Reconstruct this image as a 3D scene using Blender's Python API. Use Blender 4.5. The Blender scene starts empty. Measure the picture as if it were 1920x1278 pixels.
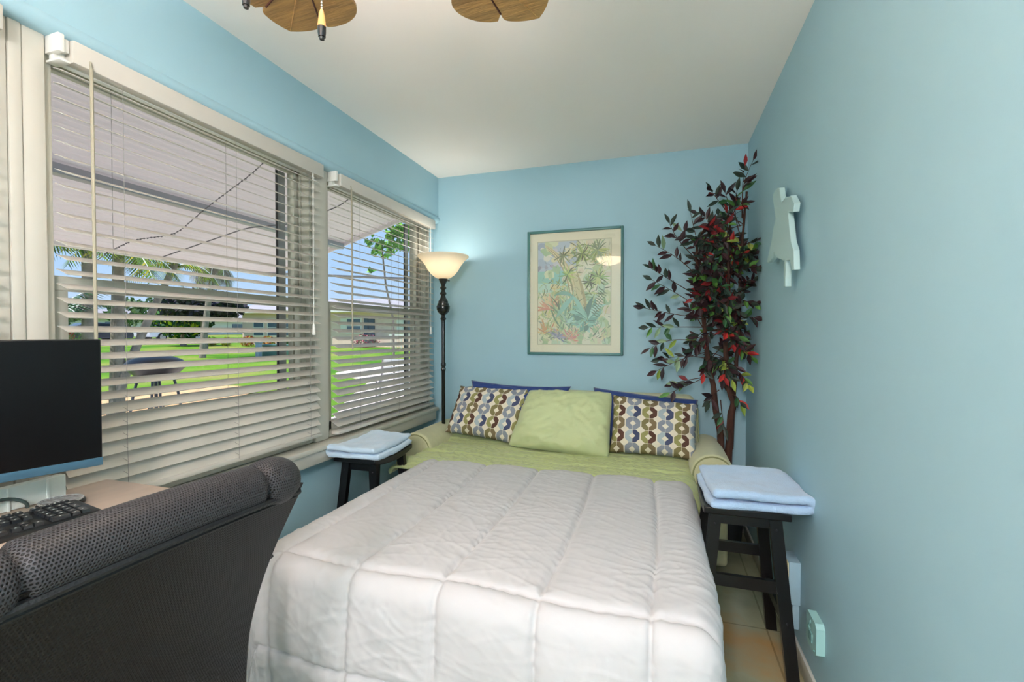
import bpy, bmesh, math, random
from mathutils import Vector, Matrix, noise
random.seed(7)
PI = math.pi
COL = bpy.context.scene.collection

# ------------------------------------------------------------------ materials
def lin(h):
    h = h.lstrip('#'); out = []
    for i in (0, 2, 4):
        c = int(h[i:i+2], 16)/255
        out.append(c/12.92 if c <= .04045 else ((c+.055)/1.055)**2.4)
    return (*out, 1)

def mat(name, col, rough=.5, metal=0, spec=.5, var=0, vscale=6, bump=0, bscale=60, bdist=.01, coat=0, sheen=0, stretch=None, detail=4):
    m = bpy.data.materials.new(name); m.use_nodes = True
    nt = m.node_tree; b = nt.nodes['Principled BSDF']
    c = lin(col) if isinstance(col, str) else col
    b.inputs['Base Color'].default_value = c
    b.inputs['Roughness'].default_value = rough
    b.inputs['Metallic'].default_value = metal
    b.inputs['Specular IOR Level'].default_value = spec
    b.inputs['Coat Weight'].default_value = coat
    b.inputs['Sheen Weight'].default_value = sheen
    if var or bump:
        tc = nt.nodes.new('ShaderNodeTexCoord'); mp = nt.nodes.new('ShaderNodeMapping')
        nt.links.new(tc.outputs['Object'], mp.inputs['Vector'])
        if stretch: mp.inputs['Scale'].default_value = stretch
    if var:
        n = nt.nodes.new('ShaderNodeTexNoise'); n.inputs['Scale'].default_value = vscale; n.inputs['Detail'].default_value = detail
        r = nt.nodes.new('ShaderNodeValToRGB')
        r.color_ramp.elements[0].position = .3; r.color_ramp.elements[1].position = .7
        r.color_ramp.elements[0].color = (c[0]*(1-var), c[1]*(1-var), c[2]*(1-var), 1)
        r.color_ramp.elements[1].color = (min(1, c[0]*(1+var)), min(1, c[1]*(1+var)), min(1, c[2]*(1+var)), 1)
        nt.links.new(mp.outputs[0], n.inputs['Vector']); nt.links.new(n.outputs[0], r.inputs[0]); nt.links.new(r.outputs[0], b.inputs['Base Color'])
    if bump:
        n = nt.nodes.new('ShaderNodeTexNoise'); n.inputs['Scale'].default_value = bscale; n.inputs['Detail'].default_value = 5
        bp = nt.nodes.new('ShaderNodeBump'); bp.inputs['Strength'].default_value = bump; bp.inputs['Distance'].default_value = bdist
        nt.links.new(mp.outputs[0], n.inputs['Vector']); nt.links.new(n.outputs[0], bp.inputs['Height']); nt.links.new(bp.outputs[0], b.inputs['Normal'])
    return m

def emat(name, col, strength, base=None):
    m = mat(name, base or col, .5); b = m.node_tree.nodes['Principled BSDF']
    b.inputs['Emission Color'].default_value = lin(col); b.inputs['Emission Strength'].default_value = strength
    return m

def attr_mat(name, rough=.6, spec=.3, sheen=0, coat=0, bump=0, bscale=60):
    m = mat(name, '#ffffff', rough, spec=spec, sheen=sheen, coat=coat, bump=bump, bscale=bscale)
    nt = m.node_tree; a = nt.nodes.new('ShaderNodeAttribute'); a.attribute_name = 'Col'
    nt.links.new(a.outputs['Color'], nt.nodes['Principled BSDF'].inputs['Base Color'])
    return m

class NT:
    """tiny node-maths helper"""
    def __init__(s, m): s.nt = m.node_tree; s.b = s.nt.nodes['Principled BSDF']
    def put(s, sock, v):
        if isinstance(v, (int, float)): sock.default_value = v
        elif isinstance(v, tuple): sock.default_value = v
        else: s.nt.links.new(v, sock)
    def m(s, op, a, b=0, c=None):
        n = s.nt.nodes.new('ShaderNodeMath'); n.operation = op
        s.put(n.inputs[0], a); s.put(n.inputs[1], b)
        if c is not None: s.put(n.inputs[2], c)
        return n.outputs[0]
    def mix(s, f, a, b):
        n = s.nt.nodes.new('ShaderNodeMix'); n.data_type = 'RGBA'
        s.put(n.inputs[0], f); s.put(n.inputs[6], a); s.put(n.inputs[7], b); return n.outputs[2]

# ------------------------------------------------------------------ mesh builder
def origin(o):
    v = Vector((0, 0, 0))
    while o is not None: v += o.location; o = o.parent
    return v

class MB:
    def __init__(s): s.bm = bmesh.new(); s.col = None
    def _xf(s, vs, M):
        if M is not None:
            for v in vs: v.co = M @ v.co
    def box(s, lo, hi, bevel=0, seg=2, M=None):
        r = bmesh.ops.create_cube(s.bm, size=1)
        vs = r['verts']
        for v in vs:
            v.co = Vector([(lo[i]+hi[i])/2 + v.co[i]*(hi[i]-lo[i]) for i in range(3)])
        if bevel:
            es = list({e for v in vs for e in v.link_edges})
            rr = bmesh.ops.bevel(s.bm, geom=es, offset=bevel, segments=seg, affect='EDGES', profile=.5)
            vs = list({v for f in rr['faces'] for v in f.verts})
            vs = s._island(vs[0])
        s._xf(vs, M); return vs
    def _island(s, v):
        seen = {v}; st = [v]
        while st:
            a = st.pop()
            for e in a.link_edges:
                w = e.other_vert(a)
                if w not in seen: seen.add(w); st.append(w)
        return list(seen)
    def prism(s, pts, z0, z1, M=None, bevel=0):
        """polygon pts (x,y) extruded from z0 to z1"""
        a = [s.bm.verts.new((p[0], p[1], z0)) for p in pts]; b = [s.bm.verts.new((p[0], p[1], z1)) for p in pts]
        f = [s.bm.faces.new(a[::-1]), s.bm.faces.new(b)]
        n = len(pts)
        for i in range(n): s.bm.faces.new((a[i], a[(i+1) % n], b[(i+1) % n], b[i]))
        vs = a+b
        if bevel:
            es = [e for e in f[1].edges] + [e for e in f[0].edges]
            bmesh.ops.bevel(s.bm, geom=es, offset=bevel, segments=2, affect='EDGES', profile=.5)
            vs = s._island(s.bm.verts[-1] if False else list(s.bm.verts)[-1])
        s._xf(vs, M); return vs
    def tube(s, pts, r, n=8, cap=True, M=None, sq=None):
        """swept tube; r number or list; sq=(w,h) gives a rectangular section"""
        pts = [Vector(p) for p in pts]; rings = []
        up = None
        for i, p in enumerate(pts):
            d = (pts[min(i+1, len(pts)-1)] - pts[max(i-1, 0)]).normalized()
            if up is None:
                up = Vector((0, 0, 1)) if abs(d.z) < .9 else Vector((0, 1, 0))
            x = d.cross(up)
            if x.length < 1e-6: x = d.orthogonal()
            x.normalize(); y = x.cross(d).normalized(); up = y
            rr = r[i] if isinstance(r, (list, tuple)) else r
            if sq: ring = [p + x*sx*sq[0]/2*rr + y*sy*sq[1]/2*rr for sx, sy in ((-1, -1), (1, -1), (1, 1), (-1, 1))]
            else: ring = [p + (x*math.cos(2*PI*k/n)+y*math.sin(2*PI*k/n))*rr for k in range(n)]
            if M is not None: ring = [M @ q for q in ring]
            rings.append([s.bm.verts.new(q) for q in ring])
        m = len(rings[0])
        for a, b in zip(rings, rings[1:]):
            for k in range(m): s.bm.faces.new((a[k], a[(k+1) % m], b[(k+1) % m], b[k]))
        if cap:
            s.bm.faces.new(rings[0][::-1]); s.bm.faces.new(rings[-1])
        return rings
    def lathe(s, prof, c=(0, 0, 0), n=32, M=None, close=False):
        """prof: (radius, z) list about vertical axis at c"""
        rings = []
        for r, z in prof:
            if r < 1e-5: rings.append([s.bm.verts.new(_m(M, (c[0], c[1], c[2]+z)))])
            else: rings.append([s.bm.verts.new(_m(M, (c[0]+r*math.cos(2*PI*k/n), c[1]+r*math.sin(2*PI*k/n), c[2]+z))) for k in range(n)])
        for a, b in zip(rings, rings[1:]):
            for k in range(n):
                q = [a[k % len(a)], a[(k+1) % len(a)], b[(k+1) % len(b)], b[k % len(b)]]
                q = [v for i, v in enumerate(q) if v not in q[:i]]
                if len(q) > 2: s.bm.faces.new(q)
    def grid(s, fn, nu, nv, close_u=False, uvfn=None):
        g = [[s.bm.verts.new(fn(i/nu, j/nv)) for j in range(nv+1)] for i in range(nu+1 if not close_u else nu)]
        N = len(g)
        fs = []
        for i in range(nu):
            for j in range(nv):
                fs.append((s.bm.faces.new((g[i][j], g[(i+1) % N][j], g[(i+1) % N][j+1], g[i][j+1])), i, j))
        if uvfn:
            uv = s.bm.loops.layers.uv.verify()
            for f, i, j in fs:
                for l, (a, b) in zip(f.loops, ((i, j), (i+1, j), (i+1, j+1), (i, j+1))): l[uv].uv = uvfn(a/nu, b/nv)
        return g
    def poly(s, pts, col=None):
        f = s.bm.faces.new([s.bm.verts.new(p) for p in pts])
        if col is not None:
            if s.col is None: s.col = s.bm.loops.layers.float_color.new('Col')
            for l in f.loops: l[s.col] = col
        return f
    def sphere(s, c, r, sc=(1, 1, 1), sub=2):
        rr = bmesh.ops.create_icosphere(s.bm, subdivisions=sub, radius=r)
        for v in rr['verts']: v.co = Vector((v.co.x*sc[0]+c[0], v.co.y*sc[1]+c[1], v.co.z*sc[2]+c[2]))
    def build(s, name, m, parent=None, smooth=True, local=False, ang=40, norm=True):
        if norm: bmesh.ops.recalc_face_normals(s.bm, faces=s.bm.faces)
        me = bpy.data.meshes.new(name); s.bm.to_mesh(me); s.bm.free()
        o = bpy.data.objects.new(name, me); COL.objects.link(o)
        if m: me.materials.append(m)
        if parent is not None:
            if not local: me.transform(Matrix.Translation(-origin(parent)))
            o.parent = parent
        if smooth:
            me.polygons.foreach_set('use_smooth', [True]*len(me.polygons))
            me.set_sharp_from_angle(angle=math.radians(ang))
        return o

def _m(M, p): p = Vector(p); return M @ p if M is not None else p
def root(name, loc, label, cat, group=None, rz=0):
    o = bpy.data.objects.new(name, None); COL.objects.link(o); o.location = loc; o.rotation_euler[2] = rz
    o.empty_display_size = .1
    return tag(o, label, cat, group)
def tag(o, label, cat, group=None, kind=None):
    o['label'] = label; o['category'] = cat
    if group: o['group'] = group
    if kind: o['kind'] = kind
    return o
def struct(o): o['kind'] = 'structure'; return o
def base_at(o, z=None):
    """move a single-mesh thing's origin to the centre of its own base"""
    me = o.data; xs = [v.co for v in me.vertices]
    lo = Vector([min(v[i] for v in xs) for i in range(3)]); hi = Vector([max(v[i] for v in xs) for i in range(3)])
    c = Vector(((lo.x+hi.x)/2, (lo.y+hi.y)/2, lo.z)); me.transform(Matrix.Translation(-c)); o.location = c
    return o
def fbm(x, y, z=0, o=4): return noise.fractal(Vector((x, y, z)), 1.0, 2.0, o)

# ------------------------------------------------------------------ room constants
FL = -.03; CZ = 2.475; XR = .529; XL = -1.70; XB = -1.66; YB = 3.30; YR = -2.6
BEAM = 2.125

M = {}
M['wall'] = mat('teal_wall_paint', '#a2c5d1', .55, spec=.35, var=.02, vscale=2, bump=.08, bscale=180, bdist=.002)
M['ceil'] = mat('ceiling_paint', '#fcf6f0', .8, spec=.2, bump=.06, bscale=120, bdist=.002)
M['trim'] = mat('cream_trim_paint', '#c9c6bb', .42, spec=.4, bump=.05, bscale=25, bdist=.002)
M['vinyl'] = mat('window_vinyl', '#c4c2b5', .4, spec=.4)
M['dark'] = mat('dark_screen_track', '#4b4a52', .6)
M['alu'] = mat('aluminium_track', '#b9bcc4', .4, metal=.6)
M['slat'] = mat('blind_slat', '#c6c2b9', .42, spec=.45, bump=.04, bscale=30, bdist=.001)
M['wand'] = mat('blind_wand', '#a39c88', .35)
M['cord'] = mat('blind_cord', '#8d8b88', .7)
M['white'] = mat('white_plastic', '#e6e6e0', .4)
M['black'] = mat('black_plastic', '#141416', .38)

def glass_mat():
    m = bpy.data.materials.new('window_glass'); m.use_nodes = True; nt = m.node_tree
    nt.nodes.remove(nt.nodes['Principled BSDF'])
    t = nt.nodes.new('ShaderNodeBsdfTransparent'); t.inputs[0].default_value = (.97, .98, .98, 1)
    g = nt.nodes.new('ShaderNodeBsdfGlossy'); g.inputs['Roughness'].default_value = .01
    lw = nt.nodes.new('ShaderNodeLayerWeight'); pw = nt.nodes.new('ShaderNodeMath'); pw.operation = 'POWER'; nt.links.new(lw.outputs['Facing'], pw.inputs[0]); pw.inputs[1].default_value = 4
    f = nt.nodes.new('ShaderNodeMath'); f.operation = 'MULTIPLY_ADD'; nt.links.new(pw.outputs[0], f.inputs[0]); f.inputs[1].default_value = .5; f.inputs[2].default_value = .022
    x = nt.nodes.new('ShaderNodeMixShader'); nt.links.new(f.outputs[0], x.inputs[0]); nt.links.new(t.outputs[0], x.inputs[1]); nt.links.new(g.outputs[0], x.inputs[2])
    nt.links.new(x.outputs[0], nt.nodes['Material Output'].inputs[0]); return m
M['glass'] = glass_mat()

# floor: polished tile with amber marbling
def floor_mat():
    m = mat('polished_tile', '#a6a58c', .12, spec=.6); n = NT(m); nt = n.nt
    tc = nt.nodes.new('ShaderNodeTexCoord')
    ns = nt.nodes.new('ShaderNodeTexNoise'); ns.inputs['Scale'].default_value = 2.6; ns.inputs['Detail'].default_value = 5
    nt.links.new(tc.outputs['Object'], ns.inputs['Vector'])
    r = nt.nodes.new('ShaderNodeValToRGB'); e = r.color_ramp.elements
    e[0].position = .35; e[0].color = lin('#8f947c'); e[1].position = .68; e[1].color = lin('#c09a62')
    x = e.new(.5); x.color = lin('#aaa98c')
    nt.links.new(ns.outputs[0], r.inputs[0])
    bk = nt.nodes.new('ShaderNodeTexBrick'); bk.offset = 0; bk.inputs['Scale'].default_value = 1
    bk.inputs['Brick Width'].default_value = .45; bk.inputs['Row Height'].default_value = .45; bk.inputs['Mortar Size'].default_value = .004
    bk.inputs['Color1'].default_value = (1, 1, 1, 1); bk.inputs['Color2'].default_value = (1, 1, 1, 1); bk.inputs['Mortar'].default_value = (.45, .45, .4, 1)
    nt.links.new(tc.outputs['Object'], bk.inputs['Vector'])
    mx = nt.nodes.new('ShaderNodeMix'); mx.data_type = 'RGBA'; mx.blend_type = 'MULTIPLY'; mx.inputs[0].default_value = .6
    nt.links.new(r.outputs[0], mx.inputs[6]); nt.links.new(bk.outputs[0], mx.inputs[7]); nt.links.new(mx.outputs[2], n.b.inputs['Base Color'])
    return m
M['floor'] = floor_mat()

# ------------------------------------------------------------------ room shell
def sbox(name, lo, hi, m, bevel=0): b = MB(); b.box(lo, hi, bevel); return struct(b.build(name, m, smooth=bool(bevel)))
sbox('floor', (-1.9, YR-.1, FL-.1), (XR+.1, YB+.1, FL), M['floor'])
sbox('ceiling', (-1.9, YR-.1, CZ), (XR+.1, YB+.1, CZ+.1), M['ceil'])
sbox('wall_back', (-1.9, YB, FL), (XR+.1, YB+.1, CZ), M['wall'])
sbox('wall_right', (XR, YR, FL), (XR+.1, YB, CZ), M['wall'])
sbox('wall_rear', (-1.9, YR-.1, FL), (XR+.1, YR, CZ), M['wall'])
WINS = [(-1.52, -.42), (-.35, .755), (.875, 1.962), (2.062, 3.19)]   # openings along y
WZ0, WZ1 = .70, 2.12
b = MB()
b.box((-1.86, YR, FL), (XL, YB, .615))
b.box((-1.86, YR, .615), (XL-.02, YB, .70))
b.box((-1.86, YR, .70), (XL, -1.55, 2.12))
b.box((-1.86, 3.205, .70), (XL, YB, 2.12))
struct(b.build('wall_left', M['wall'], smooth=False))
# header beam with rolled lower lip
b = MB()
prof = [(-1.86, CZ), (XB, CZ), (XB, BEAM+.045), (XB+.010, BEAM+.034), (XB+.014, BEAM+.018), (XB+.008, BEAM+.004), (XB-.004, BEAM-.004), (XB-.02, BEAM-.006), (-1.86, BEAM-.006)]
MX = Matrix(((1, 0, 0, 0), (0, 0, 1, 0), (0, 1, 0, 0), (0, 0, 0, 1)))
b.prism(prof, YR, YB, M=MX)
struct(b.build('trim_1', M['wall']))          # painted header over the windows
# stool / sill board and white casing boards between windows
b = MB()
b.box((XL-.02, -1.6, .672), (XL+.085, 3.215, .698), .006)
b.box((XL-.01, -1.6, .606), (XL+.07, 3.205, .674), .008)
b.box((XL-.01, -1.6, .590), (XL+.012, 3.205, .61), .003)
struct(b.build('trim_2', M['trim']))
b = MB()
for a, c in ((-1.58, -1.52), (-.42, -.35), (.755, .792), (.792, .822), (.822, .875), (1.962, 2.062), (3.19, 3.206)):
    dx = .004 if (a, c) == (.792, .822) else 0
    b.box((-1.82, a+.0006, .70), (XL+.012+dx, c-.0006, BEAM-.004), .004)
struct(b.build('trim_3', M['trim']))
# baseboards
def baseb(name, lo, hi, m): b = MB(); b.box(lo, hi, .006); return struct(b.build(name, m))
M['base'] = mat('baseboard_paint', '#d8d8cf', .35)
baseb('baseboard_right', (XR-.014, YR, FL), (XR, YB-.012, .045), M['base'])
baseb('baseboard_back', (XL, YB-.012, FL), (XR, YB, .045), M['base'])
baseb('baseboard_left', (XL, YR, FL), (XL+.012, YB-.012, .045), M['base'])

MR = 1.415   # meeting rail height
for k, (y0, y1) in enumerate(WINS):
    X0, X1 = -1.84, XL+.002
    w = bpy.data.objects.new('window_%d' % (k+1), None); COL.objects.link(w); w.location = (XL, (y0+y1)/2, WZ0); struct(w)
    b = MB()   # outer frame
    e = .001
    b.box((X0, y0+e, WZ0), (X1-.006, y0+.022, WZ1), .003); b.box((X0, y1-.022, WZ0), (X1-.006, y1-e, WZ1), .003)
    b.box((X0, y0+.022, WZ1-.03), (X1-.006, y1-.022, WZ1-.002), .003); b.box((X0, y0+.022, WZ0), (X1-.006, y1-.022, WZ0+.035), .003)
    # side tracks
    for s, yy in ((1, y0+.022), (-1, y1-.022)):
        for q, xx in enumerate((-1.80, -1.775, -1.75)):
            a_, c_ = sorted((yy, yy+s*.012)); b.box((xx-.003, a_, WZ0+.03), (xx+.003, c_, WZ1-.03))
    b.build('window_frame', M['vinyl'], w)
    b = MB()   # upper sash (outer plane)
    s0, s1 = y0+.024, y1-.024
    xu0, xu1 = -1.79, -1.765
    b.box((xu0, s0, MR-.015), (xu1, s0+.016, WZ1-.03), .003); b.box((xu0, s1-.032, MR-.015), (xu1, s1, WZ1-.03), .003)
    b.box((xu0, s0, WZ1-.055), (xu1, s1, WZ1-.03), .003); b.box((xu0, s0, MR-.018), (xu1, s1, MR+.022), .003)
    us = b.build('upper_sash', M['vinyl'], w)
    b = MB(); b.box((-1.779, s0+.014, MR+.01), (-1.776, s1-.03, WZ1-.04)); b.build('pane', M['glass'], us, smooth=False)
    b = MB()   # lower sash (inner plane)
    xl0, xl1 = -1.755, -1.725
    b.box((xl0, s0, WZ0+.035), (xl1, s0+.042, MR+.018), .003); b.box((xl0, s1-.044, WZ0+.035), (xl1, s1, MR+.018), .003)
    b.box((xl0, s0, WZ0+.035), (xl1, s1, WZ0+.085), .003); b.box((xl0, s0, MR-.022), (xl1+.004, s1, MR+.022), .004)
    ls = b.build('lower_sash', M['vinyl'], w)
    b = MB(); b.box((-1.742, s0+.04, WZ0+.08), (-1.739, s1-.042, MR-.02)); b.build('pane', M['glass'], ls, smooth=False)
    b = MB()   # dark outside screen track
    b.box((-1.856, s1-.058, WZ0+.03), (-1.85, s1-.048, WZ1-.03))
    b.build('screen_track', M['dark'], w, smooth=False)
    b = MB(); b.box((-1.858, s1-.045, WZ0+.03), (-1.850, s1-.0, WZ1-.03)); b.build('screen_frame', M['alu'], w, smooth=False)

# ------------------------------------------------------------------ blinds
TILT = math.radians(17)
def make_blind(y0, y1, zb, label, wand_y, cord_y, closed):
    xc = XL+.035
    r = root('window_blind', (xc, (y0+y1)/2, zb), label, 'window blind', 'horizontal slat blinds on the left wall windows')
    e0, e1 = y0+.006, y1-.006
    b = MB(); b.box((xc-.012, e0+.03, 2.052), (xc+.034, e1+.012, 2.118), .004); b.build('valance', M['slat'], r)
    b = MB(); b.box((xc-.028, e0+.004, 2.05), (xc-.004, e1-.004, 2.10), .003); b.build('head_rail', M['white'], r)
    b = MB(); b.box((xc-.03, e0-.004, 2.07), (xc+.03, e0+.012, 2.122), .002); b.box((xc+.002, e0+.012, 2.078), (xc+.02, e0+.028, 2.116), .002)
    b.box((xc-.03, e0-.002, 2.045), (xc+.03, e0+.026, 2.052), .002); b.build('bracket', M['white'], r)
    zs = []; z = 2.03
    b = MB()
    while z > zb+.030:
        zs.append(z)
        tl = math.radians(20+closed*min(1, max(0, (1.08-z)/.13)))
        Mx = Matrix.Translation((xc, 0, z)) @ Matrix.Rotation(tl, 4, 'Y')
        hw = .0255; n = 5
        top = [(-hw+2*hw*i/n, (.0016-.0014*((i/n-.5)*2)**2)) for i in range(n+1)]
        sec = [(p[0], p[1]) for p in top] + [(p[0], p[1]-.0022) for p in reversed(top)]
        aa = [b.bm.verts.new(Mx @ Vector((p[0], e0+.012, p[1]))) for p in sec]; bb = [b.bm.verts.new(Mx @ Vector((p[0], e1-.004, p[1]))) for p in sec]
        b.bm.faces.new(aa[::-1]); b.bm.faces.new(bb)
        for i in range(len(sec)): b.bm.faces.new((aa[i], aa[(i+1) % len(sec)], bb[(i+1) % len(sec)], bb[i]))
        z -= .0418
    b.build('slats', M['slat'], r, ang=50)
    b = MB(); b.box((xc-.026, e0+.012, zb-.004), (xc+.026, e1-.004, zb+.016), .005, M=None); b.build('bottom_rail', M['slat'], r)
    for cy in cord_y:
        b = MB()
        for dx in (-.0275, .0275): b.tube([(xc+dx, cy, 2.05), (xc+dx, cy, zb+.01)], .0007, 5)
        for z in zs[3:]:
            b.tube([(xc-.026, cy+.002, z+.007), (xc+.026, cy+.002, z-.0095)], .0008, 4)
        b.build('ladder_cord', M['cord'], r)
    b = MB(); b.tube([(xc+.040, wand_y, 2.055), (xc+.040, wand_y+.001, 1.5), (xc+.04, wand_y+.002, 1.175)], .0048, 8)
    b.tube([(xc+.036, wand_y, 2.075), (xc+.040, wand_y, 2.05)], .003, 6); b.build('tilt_wand', M['wand'], r)
    b = MB()
    for d in (0, .006): b.tube([(xc+.034, e1-.07+d, 2.05), (xc+.034, e1-.07+d*.4, 1.30)], .001, 5)
    b.build('lift_cord', M['white'], r)
    b = MB(); b.lathe([(.003, 0), (.006, -.006), (.0085, -.05), (.007, -.055), (0, -.055)], (xc+.034, e1-.069, 1.31), 12); b.build('cord_tassel', M['white'], r)
    return r
make_blind(WINS[0][0], WINS[0][1], .742, 'white slatted blind on the window farthest behind the desk', -1.40, (-1.3, -.97, -.6), 20)
make_blind(WINS[1][0], WINS[1][1], .742, 'white slatted blind showing only its edge at the left border', -.25, (-.2, .2, .6), 20)
make_blind(WINS[2][0], WINS[2][1], .742, 'wide white slatted blind behind the black monitor', .952, (1.045, 1.46, 1.87), 30)
make_blind(WINS[3][0], WINS[3][1], .722, 'white slatted blind nearest the floor lamp in the corner', 2.18, (2.27, 2.68, 3.10), 9)

# ------------------------------------------------------------------ ceiling fan
M['blade'] = mat('carved_fan_blade', '#a9834e', .45, var=.32, vscale=16, bump=.6, bscale=40, bdist=.003, stretch=(.5, 4, 1), detail=6)
M['groove'] = mat('fan_blade_groove', '#4a2219', .6)
M['bronze'] = mat('aged_bronze', '#3a2a1e', .35, metal=.7)
M['bowl'] = emat('lamp_bowl_glass', '#ffe3bd', 6.0, '#fff4e0')
_nt = M['bowl'].node_tree; _t = _nt.nodes.new('ShaderNodeBsdfTranslucent'); _t.inputs[0].default_value = lin('#fff6ea'); _x = _nt.nodes.new('ShaderNodeMixShader'); _x.inputs[0].default_value = .45
_nt.links.new(_nt.nodes['Principled BSDF'].outputs[0], _x.inputs[1]); _nt.links.new(_t.outputs[0], _x.inputs[2]); _nt.links.new(_x.outputs[0], _nt.nodes['Material Output'].inputs[0])
HUB = Vector((-.6, .74, 0))
fan = root('ceiling_fan', (HUB.x, HUB.y, CZ), 'brown ceiling fan with carved palm leaf blades and bowl light', 'ceiling fan')
b = MB(); b.lathe([(0, -.001), (.075, -.001), (.07, -.03), (.03, -.05), (.016, -.06), (.016, -.11), (.05, -.115), (.11, -.13), (.125, -.16), (.125, -.21), (.10, -.245), (.07, -.255), (0, -.255)], (HUB.x, HUB.y, CZ), 40)
b.build('motor_housing', M['bronze'], fan)
b = MB(); b.lathe([(.0, -.25), (.075, -.25), (.05, -.27), (.035, -.285), (.03, -.30), (0, -.30)], (HUB.x, HUB.y, CZ), 40); b.build('light_kit', M['bronze'], fan)
b = MB(); b.lathe([(.158, -.288), (.152, -.305), (.132, -.335), (.095, -.36), (.05, -.373), (0, -.377)], (HUB.x, HUB.y, CZ), 40); b.build('light_bowl', M['bowl'], fan)
half = [(.16, .022), (.20, .035), (.235, .085), (.275, .125), (.33, .150), (.385, .155), (.42, .148), (.425, .112), (.445, .150), (.49, .163), (.54, .150), (.578, .118), (.590, .098), (.572, .072), (.600, .083), (.628, .060), (.650, .030)]
outl = half + [(.664, 0)] + [(a, -w) for a, w in reversed(half)]
def chaikin(P, keep):
    Q = []
    for i, p in enumerate(P):
        if p in keep: Q.append(p); continue
        a, c = P[i-1], P[(i+1) % len(P)]
        Q += [(p[0]*.75+a[0]*.25, p[1]*.75+a[1]*.25), (p[0]*.75+c[0]*.25, p[1]*.75+c[1]*.25)]
    return Q
_kp = [(.425, .112), (.572, .072), (.425, -.112), (.572, -.072), (.664, 0), (.590, .098), (.590, -.098)]
outl = chaikin(chaikin(outl, _kp), _kp)
for k in range(5):
    ang = math.radians(138.7-72*k + (1 if k else 0))
    Mk = Matrix.Translation((HUB.x, HUB.y, 2.205)) @ Matrix.Rotation(ang, 4, 'Z') @ Matrix.Rotation(math.radians(-3), 4, 'X')
    b = MB()
    vs = b.prism(outl, -.005, .004)
    b._xf(b.bm.verts, Mk)
    bl = b.build('blade', M['blade'], fan)
    b = MB()
    # raised midrib and dark cut grooves on the underside
    def gr(p, q, r1, r2): b.tube([Mk @ Vector((p[0], p[1], -.0055)), Mk @ Vector(((p[0]+q[0])/2, (p[1]+q[1])/2+.002, -.0075)), Mk @ Vector((q[0], q[1], -.0055))], [r1, (r1+r2)/2, r2], 6)
    for s in (1, -1):
        gr((.40, s*.012), (.572, s*.072), .0015, .0032)
        gr((.26, s*.012), (.425, s*.112), .0015, .0032)
    b.build('vein_groove', M['groove'], bl)
    b = MB(); gr((.16, 0), (.655, 0), .006, .0015); b.build('midrib', M['blade'], bl)
    b = MB(); b.box((.05, -.02, .0), (.20, .02, .012), .003, M=Mk); b.build('blade_arm', M['bronze'], fan)
M['pullwood'] = mat('pull_wood', '#d79a5c', .35); M['pullblack'] = mat('pull_black', '#17110f', .2, coat=.5); M['chain'] = mat('pull_chain_metal', '#c9c6c0', .3, metal=.8)
for (x, y, zb) in ((-.612, .735, 1.820), (-.757, .700, 1.886)):
    b = MB()
    z = zb+.052; 
    while z < 2.19: b.sphere((x, y, z), .0022, sub=1); z += .0052
    b.tube([(x, y, zb+.05), (x, y, 2.19)], .0006, 4)
    ch = b.build('pull_chain', M['chain'], fan)
    b = MB(); b.lathe([(0, .055), (.003, .054), (.0055, .044), (.0076, .026), (.0076, .022), (0, .022)], (x, y, zb), 20); b.build('chain_pull', M['pullwood'], ch)
    b = MB(); b.lathe([(.0077, .0225), (.0076, .012), (.0066, .004), (0, .0035)], (x, y, zb), 20); b.lathe([(.005, .005), (.0045, -.001), (0, -.001)], (x, y, zb), 16); b.build('pull_tip', M['pullblack'], ch)

# ------------------------------------------------------------------ torchiere floor lamp
M['lampblack'] = mat('lamp_dark_bronze', '#1c2220', .22, metal=.35, spec=.6, coat=.4)
def shade_mat():
    m = mat('alabaster_glass', '#ece8dc', .3, var=.06, vscale=9); nt = m.node_tree; p = nt.nodes['Principled BSDF']
    tr = nt.nodes.new('ShaderNodeBsdfTranslucent'); tr.inputs[0].default_value = lin('#fff3dd')
    x = nt.nodes.new('ShaderNodeMixShader'); x.inputs[0].default_value = .35
    nt.links.new(p.outputs[0], x.inputs[1]); nt.links.new(tr.outputs[0], x.inputs[2]); nt.links.new(x.outputs[0], nt.nodes['Material Output'].inputs[0])
    return m
M['shade'] = shade_mat()
LX, LY = -1.487, 3.03
lamp = root('floor_lamp', (LX, LY, FL), 'dark torchiere floor lamp with alabaster glass bowl shade', 'floor lamp')
c = (LX, LY, 0)
b = MB(); b.lathe([(0, FL+.001), (.135, FL+.001), (.135, FL+.012), (.12, FL+.022), (.05, FL+.035), (.02, FL+.055), (.016, FL+.08), (0, FL+.08)], c, 36); b.build('base', M['lampblack'], lamp)
b = MB(); b.lathe([(.0135, 0), (.0135, .99), (.018, 1.0), (.0185, 1.01), (.0135, 1.02), (.018, 1.03), (.0185, 1.045), (.0135, 1.055), (.0135, 1.355), (.02, 1.362), (.021, 1.37), (.014, 1.378), (.013, 1.392),
    (.026, 1.402), (.040, 1.416), (.047, 1.435), (.049, 1.455), (.046, 1.462), (.042, 1.466), (.042, 1.475), (.036, 1.481), (.036, 1.490), (.030, 1.50), (.019, 1.52), (.016, 1.535), (.024, 1.545), (.023, 1.552), (.014, 1.564), (.013, 1.572), (.022, 1.584), (.023, 1.590), (.014, 1.602), (.015, 1.612), (.026, 1.632), (.032, 1.648), (.033, 1.655), (0, 1.655)], c, 28); b.build('pole', M['lampblack'], lamp)
b = MB(); b.tube([(LX, LY, 1.642), (LX+.04, LY-.02, 1.638), (LX+.062, LY-.03, 1.634)], [.003, .003, .005], 8); b.build('switch', M['lampblack'], lamp)
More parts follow.
